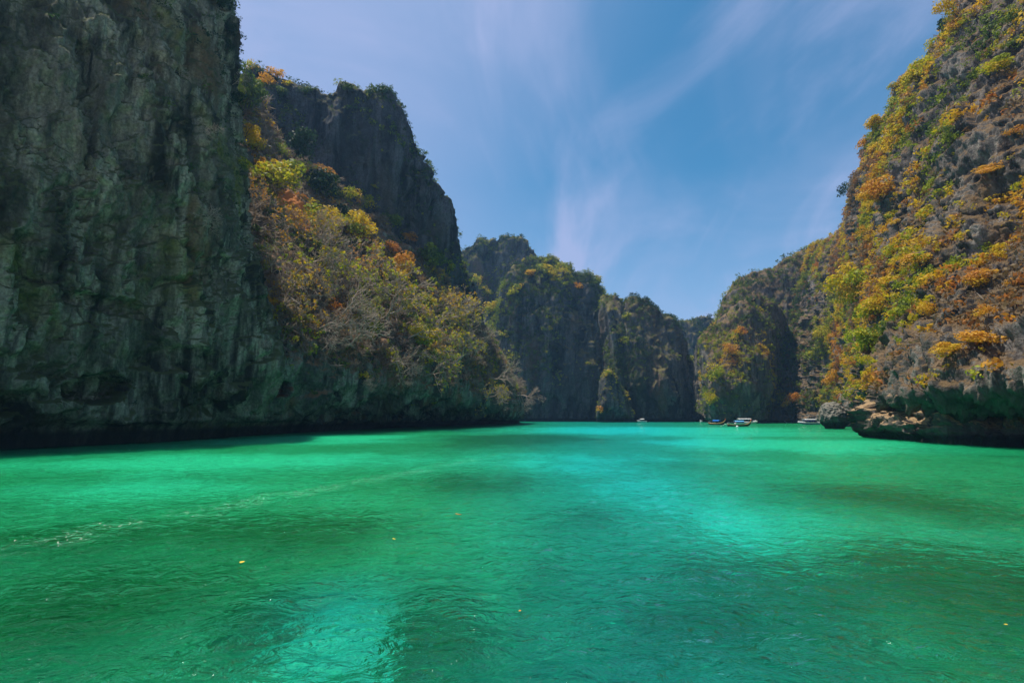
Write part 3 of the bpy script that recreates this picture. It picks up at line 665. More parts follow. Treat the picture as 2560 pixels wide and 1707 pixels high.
def sample_cliff(name, count, mask):
    c = CLIFFS[name]; V, N = c['V'], c['N']
    a = np.linalg.norm(np.cross(np.gradient(V, axis=0), np.gradient(V, axis=1)), axis=2)
    px, py, f = project(V)
    vis = c['front'] & (px > -60) & (px < 2640) & (py > -120) & (f > 1) & (V[..., 2] > 3)
    w = a * vis * mask(V, N)
    w = w.ravel(); w = np.maximum(w, 0); s = w.sum()
    i = RNG.choice(len(w), count, p=w / s)
    P = V.reshape(-1, 3)[i]; n = N.reshape(-1, 3)[i]
    return P + RNG.normal(size=P.shape) * 0.3, n
def scrub(cname, count, rmin, rmax, K, huef, mask, label, name="scrub", size=0.17, elong=1.0, out=0.25, flat=0.75):
    P, n = sample_cliff(cname, count, mask)
    r = rmin + (rmax - rmin) * RNG.random(count) ** 2.2
    cen = P + n * (r * out)[:, None] + np.array((0, 0, 1)) * (r * 0.15)[:, None]
    hue = np.clip(huef(P, n) + RNG.normal(size=count) * 0.05, 0, 1)
    o = leaf_obj(name, [leaf_cloud(cen, r, K, hue, size, nl=4, elong=elong, flat=flat, hj=0.035)])
    return tag(o, label, "scrub", None, 'stuff')
def hue_mix(lo, hi, s=0.05, seed=0.0, sharp=1.0):
    def f(P, n):
        v = np.clip(0.5 + sharp * fbm(P * s + seed, 3) * 1.1, 0, 1); return lo + (hi - lo) * v
    return f
def hue_dry(s=0.05, seed=0.0, green=0.0):
    def f(P, n):
        v = 0.5 + 0.62 * fbm(P * s + seed, 3) * 1.3 + 0.16 * fbm(P * s * 5 + seed, 2) - green
        return np.interp(v, [0, .3, .46, .6, .66, .72, .76, 1], [.14, .26, .37, .50, .56, .60, .87, .96])
    return f
def up_mask(base=0.05, s=0.06, seed=0.0, thr=-0.1, lo=0.05, hi=0.55, zmin=6.0):
    def f(V, N):
        m = base + sst(lo, hi, N[..., 2]); return m * (0.12 + sst(thr, thr + 0.35, fbm(V * s + seed, 4))) * sst(zmin * 0.6, zmin * 1.3, V[..., 2])
    return f
# scrub that nobody could count, one mass for each cliff
scrub("cliff_slope", 3800, 0.6, 2.2, 40, hue_dry(0.05, 2.0, 0.06), lambda V, N: up_mask(0.25, 0.06, 3.0, -0.2, -0.1, 0.4, 18)(V, N) * np.clip(1 - 1.2 * earth_mask(V), 0, 1), "low green, yellow and rusty scrub on the brown left slope")
scrub("cliff_slope", 4200, 0.7, 2.2, 22, lambda P, n: np.full(len(P), 0.97), lambda V, N: up_mask(0.5, 0.05, 8.0, -0.3, -0.2, 0.4, 17)(V, N) * np.clip(1 - 1.1 * earth_mask(V), 0, 1), "tangle of dry leafless brush on the brown left slope", "dry_brush", 0.30, 2.6, 0.5)
scrub("cliff_slope", 420, 0.4, 1.3, 26, hue_mix(0.02, 0.35, 0.08, 5.0), lambda V, N: sst(2.5, 4, V[..., 2]) * (1 - sst(16, 24, V[..., 2])) * sst(0.0, 0.3, N[..., 2] + 0.2 * fbm(V * 0.2, 2)) , "small dark plants clinging to the low shaded wall")
scrub("cliff", 900, 0.3, 1.5, 28, hue_mix(0.0, 0.25, 0.08, 5.0), lambda V, N: sst(0.1, 0.4, N[..., 2]) * sst(4, 10, V[..., 2]) + 5 * sst(60, 72, V[..., 2]) + 2.5 * sst(500, 575, project(V)[0]) * sst(0, 0.15, N[..., 2] + 0.3)* sst(30, 45, V[..., 2]), "dark plants clinging to the near left wall")
scrub("cliff_peak", 2400, 0.5, 2.2, 30, hue_mix(0.02, 0.40, 0.05, 4.0), up_mask(0.02, 0.05, 5.0, -0.1, 0.1, 0.5, 30), "scattered dark bushes on the high dark peak")
scrub("cliff_far_peak", 3800, 0.8, 3.0, 30, hue_mix(0.03, 0.34, 0.03, 4.0), up_mask(0.12, 0.03, 6.0, -0.25, 0.0, 0.4, 10), "olive scrub over the far summit")
scrub("cliff_far_wall", 6500, 0.7, 2.8, 30, hue_mix(0.03, 0.46, 0.03, 14.0), lambda V, N: up_mask(0.12, 0.035, 6.5, -0.25, 0.0, 0.4, 10)(V, N) * (1.0 - 0.93 * sst(1370, 1420, project(V)[0]) * sst(740, 790, project(V)[1])), "olive and rusty scrub on the far centre cliff")
scrub("cliff_far_buttress", 2200, 0.6, 2.4, 30, hue_mix(0.03, 0.34, 0.04, 24.0), lambda V, N: up_mask(0.06, 0.04, 7.5, -0.2, 0.05, 0.45, 10)(V, N) * (1.0 - 0.85 * sst(1610, 1650, project(V)[0]) * sst(800, 840, project(V)[1])), "bushes on the dark far buttress")
scrub("rock_pinnacle", 240, 0.4, 1.6, 30, hue_mix(0.15, 0.6, 0.08, 2.0), up_mask(0.1, 0.1, 1.5, -0.3, 0.0, 0.4, 4), "green and ochre bushes on the slim far pinnacle")
scrub("hill_low", 1500, 0.8, 2.6, 30, hue_mix(0.08, 0.40, 0.04, 2.0), up_mask(0.4, 0.03, 1.5, -0.4, 0.0, 0.4, 4), "green bushes over the low far hillside")
scrub("cliff_distant", 1500, 1.2, 4.0, 26, hue_mix(0.04, 0.3, 0.03, 2.0), up_mask(0.1, 0.03, 1.5, -0.3, 0.0, 0.4, 4), "dark scrub on the most distant cliff")
scrub("cliff_back", 2800, 0.7, 2.6, 30, hue_dry(0.03, 3.0, 0.12), up_mask(0.25, 0.04, 2.5, -0.3, 0.0, 0.4, 10), "brown green scrub on the skyline cliff")
scrub("cliff_buttress", 2600, 0.5, 2.1, 30, hue_dry(0.04, 6.0, 0.10), up_mask(0.25, 0.05, 3.5, -0.25, 0.0, 0.4, 5), "green brown scrub on the buttress above the boats")
def right_hue(P, n):
    px, py, _ = project(P)
    green = sst(2120, 2020, px) * sst(640, 720, py)
    v = 0.56 + 0.85 * fbm(P * 0.035 + 2, 3) + 0.14 * fbm(P * 0.25, 2)
    h = np.interp(v, [0, .25, .40, .48, .56, .62, .66, 1], [.20, .29, .36, .49, .54, .57, .85, .92])
    return h * (1 - green) + green * (0.25 + 0.3 * fbm(P * 0.06 + 7, 3))
def right_mask(V, N):
    px, py, _ = project(V)
    bare = 1.1 * np.exp(-(((px - 2470) / 130) ** 2 + ((py - 320) / 140) ** 2)) + 0.9 * np.exp(-(((px - 2350) / 90) ** 2 + ((py - 600) / 60) ** 2)) + 0.7 * np.exp(-(((px - 2520) / 80) ** 2 + ((py - 580) / 50) ** 2)) + 0.8 * np.exp(-(((px - 2380) / 100) ** 2 + ((py - 760) / 60) ** 2)) + 0.8 * np.exp(-(((px - 2300) / 160) ** 2 + ((py - 930) / 45) ** 2)) + 0.6 * np.exp(-(((px - 2330) / 90) ** 2 + ((py - 430) / 80) ** 2))
    near = sst(100, 150, V[..., 1])
    return up_mask(0.16, 0.04, 4.5, -0.12, 0.0, 0.45, 9)(V, N) * np.clip(1.15 - bare, 0.05, 1) * (0.55 + 0.45 * near)
scrub("cliff_right", 20000, 0.4, 2.2, 38, right_hue, right_mask, "golden, rusty and olive scrub covering the big right cliff")
scrub("cliff_right", 4200, 0.5, 1.6, 20, lambda P, n: np.full(len(P), 0.88), right_mask, "dry brown leafless brush on the big right cliff", "dry_brush", 0.30, 2.4, 0.4)

# ---- trees and shrubs one can tell apart
def tube(pts, radii, sides=5):
    pts = np.asarray(pts, float); V = []; F = []
    n = len(pts); a = np.linspace(0, 2 * np.pi, sides, endpoint=False)
    for i in range(n):
        d = pts[min(i + 1, n - 1)] - pts[max(i - 1, 0)]; d = d / max(np.linalg.norm(d), 1e-6)
        u = np.cross(d, (0.31, 0.9, 0.2)); u /= max(np.linalg.norm(u), 1e-6); v = np.cross(d, u)
        V.append(pts[i] + radii[i] * (np.cos(a)[:, None] * u + np.sin(a)[:, None] * v))
    for i in range(n - 1):
        for j in range(sides):
            k = (j + 1) % sides; F.append((i * sides + j, i * sides + k, (i + 1) * sides + k, (i + 1) * sides + j))
    return np.concatenate(V), np.array(F)
def join(ts):
    V = []; F = []; n = 0
    for v, f in ts: V.append(v); F.append(f + n); n += len(v)
    return np.concatenate(V), np.concatenate(F)
def branches(seed, levels=5, spread=0.75, length=0.62, r0=0.030, hang=0.0):
    g = np.random.default_rng(seed); trunk = []; limbs = []; tips = []
    def grow(p, d, L, r, lev):
        pts = [p]; q = p.copy(); dd = d.copy(); m = 3
        for i in range(m):
            dd = dd + g.normal(size=3) * 0.22; dd[2] += 0.05 - hang; dd /= np.linalg.norm(dd); q = q + dd * L / m; pts.append(q.copy())
        rad = np.linspace(r, r * 0.62, m + 1)
        (trunk if lev == 0 else limbs).append(tube(pts, rad, 5 if lev < 2 else 3))
        if lev >= levels: tips.append(q); return
        nb = 3 if lev in (0, 1) else (2 if g.random() < 0.55 else 3)
        for i in range(nb):
            s = g.normal(size=3); s -= dd * s.dot(dd); s /= max(np.linalg.norm(s), 1e-6)
            ang = spread * (0.6 + 0.7 * g.random())
            nd = dd * math.cos(ang) + s * math.sin(ang)
            start = np.array(pts[-1]) if i < 2 else np.array(pts[-2])
            grow(start, nd, L * (0.68 + 0.2 * g.random()), max(r * 0.60, 0.0055), lev + 1)
    grow(np.zeros(3), np.array((0, 0, 1.0)), length, r0, 0)
    return join(trunk), join(limbs), np.array(tips)
_mesh_cache = {}
def cached(key, name, mat, fn, smooth=False):
    """one mesh datablock per key; returns a fresh object that uses it"""
    if key not in _mesh_cache:
        o = fn(); _mesh_cache[key] = o.data; o.name = name; return o
    o = bpy.data.objects.new(name, _mesh_cache[key]); COL.objects.link(o); return o
def orient(n, lean):
    up = Vector((0, 0, 1)).lerp(Vector(n), lean).normalized()
    return up.to_track_quat('Z', 'Y') 
def leafy(P, n, r, hue, label, group, cat='tree', tall=1.0, lean=0.25, K=420, v=None, parts=True):
    """crown of leaf clumps on a short forked trunk; small ones are a single crown mesh"""
    v = random.randrange(4) if v is None else v; hq = round(hue * 16) / 16
    rot = orient(n, lean).to_matrix().to_4x4() @ Matrix.Rotation(random.uniform(0, 6.28), 4, 'Z')
    base = Vector(P) - Vector(n) * r * 0.15
    name = 'tree' if cat == 'tree' else 'shrub'
    def mk(): 
        q, F, h = leaf_cloud(np.array([[0, 0, 0.95]]), np.array([1.0]), K, np.array([hq]), 0.125 if K < 300 else 0.10 if K < 600 else 0.075, 0.25, 0.78, 0.045, 9, 1.0, 100 + v * 31 + int(hq * 160), 0.6)
        return mesh_np('crown', q, F, LEAF, False, None, {'hue': ('FACE', h)})
    crown = cached(('crown', v, hq, K), 'crown' if parts else name, LEAF, mk)
    M = Matrix.Translation(base) @ rot @ Matrix.Diagonal((r, r, r * tall, 1))
    if parts:
        e = empty(name, base); e.matrix_world = M
        crown.parent = e
        def mk2():
            t, l, tips = branches(700 + v, 2, 0.7, 0.55, 0.05); V, F = join([t, l]); return mesh_np('trunk', V, F, BARK, True)
        t = cached(('trunk', v), 'trunk', BARK, mk2); t.parent = e
    else:
        e = crown; e.matrix_world = M
    return tag(e, label, cat, group)
def bare(P, n, r, label, group, lean=0.55, v=None, leaves=None, out=None, hang=0.0):
    v = random.randrange(6) if v is None else v
    e = empty('bare_tree', P)
    d = Vector((0, 0, 1)).lerp(Vector(n), lean) if out is None else Vector(out)
    rot = d.normalized().to_track_quat('Z', 'Y').to_matrix().to_4x4() @ Matrix.Rotation(random.uniform(0, 6.28), 4, 'Z')
    e.matrix_world = Matrix.Translation(Vector(P) - Vector(n) * 0.4) @ rot @ Matrix.Diagonal((r, r, r, 1))
    key = (v, hang)
    if ('bt', key) not in _mesh_cache:
        t, l, tips = branches(300 + v, 6, 0.62, 0.50, 0.034, hang)
        a = mesh_np('trunk', t[0], t[1], BARK_PALE, True); b = mesh_np('branches', l[0], l[1], BARK_PALE, True)
        _mesh_cache[('bt', key)] = a.data; _mesh_cache[('bl', key)] = b.data; _mesh_cache[('tips', key)] = tips
        a.parent = e; b.parent = e
    else:
        for nm, kk in (('trunk', 'bt'), ('branches', 'bl')):
            o = bpy.data.objects.new(nm, _mesh_cache[(kk, key)]); COL.objects.link(o); o.parent = e
    if leaves is not None:
        hq = round(leaves * 16) / 16
        def mk():
            tips = _mesh_cache[('tips', key)]; s = tips[::3]
            q, F, h = leaf_cloud(s, np.full(len(s), 0.07), 7, np.full(len(s), hq), 0.40, 0.2, 0.9, 0.05, 3, 1.0, 11)
            return mesh_np('foliage', q, F, LEAF, False, None, {'hue': ('FACE', h)})
        o = cached(('fo', key, hq), 'foliage', LEAF, mk); o.parent = e
    return tag(e, label, 'tree', group)

TREES = [  # px, py (foot of the crown on the cliff), width in px, hue, tall, label
    (690, 478, 150, .42, .8, "bright lime tree just above the bare orange earth scar"),
    (815, 600, 130, .45, .9, "broad yellow green tree just below the bare orange earth scar, its left half"),
    (895, 605, 120, .47, .8, "yellow green tree just below the bare orange earth scar, its right half"),
    (868, 505, 62, .42, .9, "lime green tree on the slope's upper edge, against the dark peak"),
    (915, 532, 66, .43, .9, "second lime tree on the slope's upper edge, just right of the first"),
    (972, 575, 95, .33, .6, "flat topped olive tree standing out against the shaded peak"),
    (1022, 610, 60, .70, .7, "orange leaved small tree beneath the flat topped olive one"),
    (975, 640, 56, .72, .9, "orange red tree on the slope edge left of the round grey crown"),
    (1068, 680, 88, .28, 1.0, "round grey olive tree crown against the dark peak"),
    (1122, 690, 36, .36, 1.4, "narrow upright green tree right of the round grey crown"),
    (1005, 695, 90, .60, .9, "golden orange tree below the round grey crown"),
    (1062, 764, 60, .44, .7, "lime and yellow tree at the left end of the bright row low on the slope"),
    (1112, 764, 68, .56, .7, "golden tree at the right end of the bright row low on the slope"),
    (1060, 792, 44, .64, .8, "small orange tree under the bright row of crowns low on the slope"),
    (1138, 800, 52, .45, .8, "yellow green tree near the slope's lower right edge"),
    (1062, 868, 100, .42, .8, "wide yellow green tree hanging over the low shaded wall"),
    (1098, 896, 44, .52, .7, "small yellow tree directly above the low shaded wall"),
    (612, 300, 110, .22, 1.5, "tall mid green tree right against the near wall's upper edge"),
    (640, 262, 70, .25, 1.2, "bright green tree crown left of the dark sheer face"),
    (610, 352, 70, .56, 1.0, "golden yellow tree tumbling down beside the near wall"),
    (640, 385, 60, .50, 1.0, "yellow olive tree below the golden one beside the near wall"),
    (655, 420, 44, .66, .8, "round ochre shrub above the bright lime tree"),
    (735, 405, 90, .08, 1.2, "dark green tree on the slope's upper edge below the sheer face"),
    (775, 432, 26, .38, .8, "small bright green tuft right of the dark green tree"),
    (812, 448, 66, .60, .6, "flat ochre tree on the slope's upper edge"),
    (800, 500, 110, .07, .9, "broad dark tree in front of the shaded peak"),
    (850, 560, 80, .09, .8, "dark green tree between the two groups of lime trees"),
    (936, 860, 60, .32, 1.3, "fresh green bush hanging above the left low wall"),
    (905, 952, 48, .44, .7, "small yellow green bush growing alone on the low shaded wall"),
    (1075, 1015, 34, .36, 1.2, "olive bush low on the shaded wall close to the water"),
    (1012, 780, 60, .36, .7, "light green tree in the middle of the bare trees"),
    (930, 640, 70, .66, .7, "orange brown tree right of the large yellow green tree"),
    (745, 790, 40, .5, .8, "small yellow tree at the corner of the near wall"),
    (760, 690, 50, .6, .7, "ochre shrub among bare branches near the corner of the near wall"),
    (600, 430, 60, .35, .8, "green shrub beside the near wall left of the bright lime tree"),
    (700, 395, 60, .33, .9, "mid green tree left of the dark green tree on the slope's upper edge"),
    (633, 178, 44, .50, .8, "yellow bush crowning the left knob of the dark peak"),
    (668, 215, 62, .60, .7, "golden bush on the front of the peak's left knob"),
    (692, 198, 60, .62, .7, "orange gold bush on the right shoulder of the peak's left knob"),
    (722, 222, 40, .48, .7, "yellow olive bush right of the peak's left knob"),
    (700, 245, 60, .18, .7, "green tree below the golden bushes of the peak's left knob"),
    (765, 240, 56, .16, .7, "green tree on the peak's skyline left of its grassy notch"),
    (872, 235, 44, .10, .9, "round dark tree on the peak's skyline right of its grassy notch"),
    (928, 246, 36, .12, 1.2, "narrow dark tree on the peak's skyline between two round ones"),
    (955, 248, 48, .10, .9, "round dark tree at the top right corner of the peak"),
    (935, 474, 28, .42, .6, "small lime bush alone on the peak's sheer face"),
    (1195, 716, 34, .44, 1.2, "yellow green tree at the foot of the peak's right edge"),
    (1208, 745, 44, .46, 1.0, "second yellow green tree below the peak's right edge"),
    (1228, 785, 56, .50, .8, "golden olive tree lowest along the peak's right edge"),
    (1370, 690, 70, .52, .5, "long yellow bush near the top of the far centre cliff"),
    (1325, 690, 44, .54, .6, "small yellow bush left of the long one on the far centre cliff"),
    (1440, 722, 44, .66, .5, "orange bush on the right shoulder of the far centre cliff"),
    (1290, 740, 46, .46, .8, "yellow green bush on the left edge of the far centre cliff"),
    (1262, 842, 40, .42, .6, "lime bush halfway up the left side of the far centre cliff"),
    (1570, 798, 34, .36, .7, "green bush high on the dark far buttress"),
    (1560, 858, 34, .36, .7, "green bush halfway up the dark far buttress"),
    (1521, 940, 26, .42, .8, "lime bush on top of the slim far pinnacle"),
    (1506, 1036, 34, .62, .8, "ochre bush at the foot of the slim far pinnacle"),
    (1722, 905, 34, .40, .7, "lime tree on top of the low far hillside"),
    (1800, 955, 60, .40, 1.0, "lime green creeper halfway down the buttress above the boats"),
    (1792, 1020, 50, .42, 1.2, "lime green creeper hanging over the smaller long tail boat"),
    (1825, 890, 50, .60, .8, "ochre bush in the middle of the buttress above the boats"),
    (1850, 840, 40, .66, .8, "orange bush high on the buttress above the boats"),
    (2400, 60, 70, .56, 1.5, "tall golden bush at the top of the right cliff's skyline"),
    (2372, 30, 40, .05, 1.0, "dark round tree highest on the right cliff's skyline"),
    (2360, 76, 32, .05, 1.0, "dark tree under the highest one on the right cliff's skyline"),
    (2310, 205, 110, .46, .7, "yellow green bush band below the right cliff's skyline"),
    (2200, 330, 80, .58, .7, "golden tree jutting from the right cliff's skyline"),
    (2166, 355, 48, .62, .7, "orange gold tree at the tip of the right cliff's jutting skyline"),
    (2500, 180, 100, .44, .6, "lime yellow bush near the photo's upper right corner"),
    (2545, 60, 66, .28, .9, "dull green tree at the photo's upper right edge"),
    (2545, 130, 60, .24, .9, "dark green tree below the dull green one at the right edge"),
    (2205, 510, 100, .60, .8, "golden tree inside the right cliff's skyline, halfway up"),
    (2132, 480, 60, .06, 1.0, "dark loose tree on the right cliff's skyline, halfway up"),
    (2232, 548, 46, .43, .7, "lime bush right of the halfway golden tree on the right cliff"),
    (2175, 600, 76, .58, .8, "gold bush on the right cliff's shoulder"),
    (2232, 650, 56, .40, .9, "vivid lime bush against dark rock on the right cliff"),
    (2150, 755, 120, .50, 1.0, "big yellow tree, the brightest on the right cliff"),
    (2195, 800, 100, .49, .8, "yellow tree below and right of the brightest yellow one"),
    (2120, 735, 50, .48, .8, "yellow bush left of the brightest yellow tree"),
    (2300, 670, 86, .58, .6, "gold bush right of the dark rock hollow on the right cliff"),
    (2102, 668, 34, .52, .7, "small yellow bush near the right cliff's left edge"),
    (2170, 880, 90, .40, 1.0, "lime green tree low on the right cliff"),
    (2140, 925, 66, .74, .8, "orange red bush below the low lime green tree"),
    (2176, 950, 40, .50, .9, "small vivid yellow bush above the undercut"),
    (2455, 715, 86, .60, .6, "gold bush in the middle of the right cliff's face"),
    (2470, 800, 66, .62, .7, "orange gold bush below the middle gold bush"),
    (2545, 720, 60, .62, .7, "orange bush at the photo's right edge, halfway up"),
    (2460, 868, 130, .60, .5, "wide gold bush low on the right cliff's face"),
    (2375, 890, 80, .58, .6, "golden bush above the undercut's lip"),
    (2302, 768, 30, .44, .7, "small lime bush on bare rock in the right cliff's middle"),
    (2480, 430, 90, .62, .4, "gold ledge bush below the bare grey rock wall"),
    (2545, 340, 66, .60, .5, "golden ledge bush at the right edge beside bare grey rock"),
    (2065, 860, 64, .46, .9, "yellow olive tree on the right cliff's lower left flank"),
    (2040, 905, 56, .36, .9, "green tree on the right cliff's lower left flank"),
    (1995, 1020, 70, .66, .6, "orange gold bush just above the two moored speedboats"),
    (1945, 1010, 50, .40, .9, "green bush right of the shaded gap behind the boats"),
    (2090, 960, 60, .60, .8, "ochre bush above the grey boulder in the water"),
    (2130, 1000, 40, .34, .8, "green bush right above the grey boulder in the water"),
]
for px, py, w, hue, tall, label in TREES:
    h = hit(px, py)
    if h is None: h = hit(px, py + 14) or hit(px, py + 40)
    if h is None: continue
    P, n, dist, cn = h
    r = 0.5 * w / F_PX * P.y * 0.98
    small = w < 34
    noun = min((k for k in ('tree', 'crown', 'bush', 'shrub', 'tuft', 'creeper') if k in label.replace('tree crown', 'tree')), key=label.find)
    leafy(P, n, r, hue, label, "leafy trees and bushes on the cliffs", 'tree' if noun in ('tree', 'crown') else 'shrub', tall, 0.35, 1300 if w >= 80 else 700 if w >= 50 else 260, parts=not small)
BARE = [  # px, py, height in px, leaves hue or None, label
    (735, 690, 190, None, "bare pale tree spreading right of the near wall's corner"), (800, 730, 210, .45, "largest bare tree with a few yellow leaves in the middle of the left slope"),
    (690, 610, 150, .62, "bare tree with a pale curved limb beside the near wall"), (905, 740, 190, .45, "bare tree with yellow leaves left of the golden orange tree"),
    (790, 830, 170, None, "bare tree leaning over the low wall near the corner"), (865, 870, 170, None, "bare tree with a long pale limb above the low wall"),
    (960, 810, 190, .42, "bare tree with lime leaves in the slope's lower middle"), (1020, 850, 150, .45, "bare tree with yellow buds left of the wide yellow green tree"),
    (1090, 820, 150, .55, "bare tree under the golden crown of the bright row"), (1128, 915, 130, .5, "bare tree hanging over the low wall right of the small yellow tree"),
    (1182, 895, 100, None, "grey bare tree near the slope's right end"), (1225, 945, 100, None, "grey bare tree on the slope's right end above the wall"),
    (1292, 990, 80, None, "last bare tree at the tip of the left shore"), (1212, 985, 90, .5, "bare tree with a few yellow leaves just above the wall at the slope's right end"),
    (1062, 940, 130, .42, "bare tree with trailing branches on the low wall"), (975, 915, 130, None, "bare pale branch reaching out over the low shaded wall"),
    (745, 760, 150, .55, "bare tree with yellow tufts at the near wall's corner"), (668, 690, 120, None, "small bare tree tight against the near wall"),
    (855, 790, 160, .36, "bare tree with green leaves in the slope's middle"), (990, 745, 160, .58, "bare tree with orange leaves below the golden orange tree"),
    (1155, 855, 100, .42, "small bare tree with lime leaves against the dark foot of the peak"), (712, 880, 100, None, "low bare bush on the rock edge above the water corner"),
    (1135, 810, 110, .45, "bare tree beside the yellow green tree at the lower right edge"), (1235, 1010, 60, None, "pale bare bush low on the shaded wall near the left shore's tip"),
    (640, 540, 110, .62, "bare brown tree on the slope left of the orange scar"), (770, 600, 120, None, "bare tree with white limbs left of the broad yellow green tree"),
    (830, 660, 150, .5, "bare tree directly under the broad yellow green tree"), (940, 700, 130, .68, "bare tree with rusty leaves near the slope's upper edge"),
    (905, 960, 50, None, "thin leafless bush alone on the low wall"),
]
for i, (px, py, w, lv, label) in enumerate(BARE):
    h = hit(px, py, ("cliff_slope",)) or hit(px, py)
    if h is None: continue
    P, n, dist, cn = h
    r = 0.55 * w / F_PX * P.y
    nv = (n[0] + random.uniform(-.2, .4), n[1] - 0.3, n[2] * 0.5 + 0.45)
    bare(P, n, r, label, "bare trees on the left slope", out=nv, v=i % 6, leaves=lv)
for px, py, w, label, out in ((505, 568, 95, "pale dead branch sticking out of the near wall, lower one", (0.5, -0.4, .25)), (455, 190, 60, "short dead branch high on the near wall", (0.8, -0.3, -.2)), (500, 320, 80, "thin dead branch slanting down the near wall", (0.8, -0.3, -.35)),
                              (640, 880, 60, "dead twig low on the near wall above the hollows", (0.6, -0.3, .1)), (582, 215, 70, "leafless twiggy bush at the near wall's top edge", (0.8, -0.2, .4))):
    h = hit(px, py, ("cliff",)) or hit(px - 25, py, ("cliff",))
    if h: bare(h[0], h[1], 0.5 * w / F_PX * h[0].y, label, "dead branches on the near wall", out=out)
for px, py, w, label in ((560, 30, 56, "dark leafy bush highest on the near wall's edge"), (568, 85, 50, "dark backlit bush on the near wall's edge, middle of three"), (566, 130, 46, "dark bush on the near wall's edge, lowest of three"), (585, 260, 50, "dark green shrub at the near wall's edge beside the golden tree")):
    h = hit(px, py, ("cliff",)) or hit(px - 12, py, ("cliff",)) or hit(px - 25, py, ("cliff",))
    if h: leafy(h[0], h[1], 0.5 * w / F_PX * h[0].y, 0.08, label, "dark bushes on the near wall's edge", 'shrub', 0.9, 0.5, 480)

# smaller shrubs in loops: each one an object; those nothing tells apart share label and group
def colour_word(h):
    return ("dark green" if h < .2 else "olive green" if h < .34 else "lime green" if h < .46 else "yellow" if h < .55 else "golden" if h < .66 else "rusty orange" if h < .8 else "brown")
def more_shrubs(cname, count, rmin, rmax, huef, mask, where, K=170):
    P, n = sample_cliff(cname, count, mask)
    hu = huef(P, n)
    for i in range(count):
        h = float(np.clip(hu[i] + random.gauss(0, .05), 0, 1)); big = random.random() ** 2
        r = rmin + (rmax - rmin) * big; hq = round(h * 16) / 16
        z = "high" if P[i][2] > 55 else "halfway" if P[i][2] > 25 else "low"
        lab = f"{colour_word(hq)} shrub {z} on {where}"
        leafy(P[i], n[i], r, h, lab, lab.replace("shrub", "shrubs"), 'shrub', random.uniform(.7, 1.1), 0.4, K, parts=False)
more_shrubs("cliff_right", 130, 0.8, 2.4, right_hue, right_mask, "the big right cliff", 620)
more_shrubs("cliff_buttress", 26, 1.0, 2.4, hue_dry(0.04, 6.0, 0.10), up_mask(0.25, 0.05, 3.5, -0.25, 0.0, 0.4, 5), "the buttress above the boats")
more_shrubs("cliff_back", 24, 1.2, 2.8, hue_mix(0.08, 0.5, 0.04, 6.0), up_mask(0.25, 0.05, 3.5, -0.25, 0.0, 0.4, 30), "the skyline cliff behind the buttress")
more_shrubs("cliff_far_wall", 40, 1.2, 3.0, hue_mix(0.08, 0.6, 0.04, 6.0), lambda V, N: up_mask(0.2, 0.04, 3.5, -0.25, 0.0, 0.4, 20)(V, N) * (1 - 0.95 * sst(1380, 1420, project(V)[0]) * sst(740, 790, project(V)[1])), "the far centre cliff")
more_shrubs("cliff_far_peak", 24, 1.4, 3.2, hue_mix(0.08, 0.4, 0.04, 6.0), up_mask(0.2, 0.04, 3.5, -0.25, 0.0, 0.4, 60), "the far summit")
more_shrubs("cliff_far_buttress", 22, 1.0, 2.4, hue_mix(0.08, 0.45, 0.04, 6.0), lambda V, N: up_mask(0.1, 0.04, 3.5, -0.25, 0.0, 0.4, 20)(V, N) * (1 - 0.9 * sst(1600, 1640, project(V)[0])), "the dark far buttress")
more_shrubs("cliff_peak", 34, 0.7, 2.0, hue_mix(0.1, 0.45, 0.04, 6.0), lambda V, N: up_mask(0.1, 0.04, 3.5, -0.25, 0.0, 0.4, 30)(V, N) * (0.3 + sst(900, 1000, project(V)[0])), "the right flank of the dark peak")

# ------------------------------------------------------------- SECTION: boulder, boats, small things
def boulder(px, py, wpx, hm, label):
    c = at(px, py); w = wpx / F_PX * c[1] * 0.5
    bm = bmesh.new(); bmesh.ops.create_icosphere(bm, subdivisions=6, radius=1.0)
    V = np.array([v.co[:] for v in bm.verts]); F = np.array([[v.index for v in f.verts] for f in bm.faces]); bm.free()
    n = V.copy(); z01 = (V[:, 2] + 1) / 2
    P = V * np.array((w, w * 0.9, hm * 0.62)) 
    d = 0.9 * fbm(P * 0.22 + 3, 3) + 0.9 * ridged((P + 40) * np.array((.45, .45, .25)), 4, 0.6) + 0.35 * ridged((P + 9) * 1.1, 4, 0.6) - 0.6
    P = P + n * d[:, None]
    P[:, 2] += hm * 0.42
    under = 1 - sst(0.2, 2.4, P[:, 2]); P[:, :2] *= (1 - 0.22 * under)[:, None]
    P[:, 2] = np.where(P[:, 2] < -1.5, -1.5, P[:, 2])
    o = mesh_np("boulder", P, F, M_BOULDER); o.location = (c[0], c[1] + w * 0.8, 0)
    return tag(o, label, "rock")
boulder(2107, 1072, 68, 7.2, "grey craggy boulder rising from the water beside the moored speedboats")

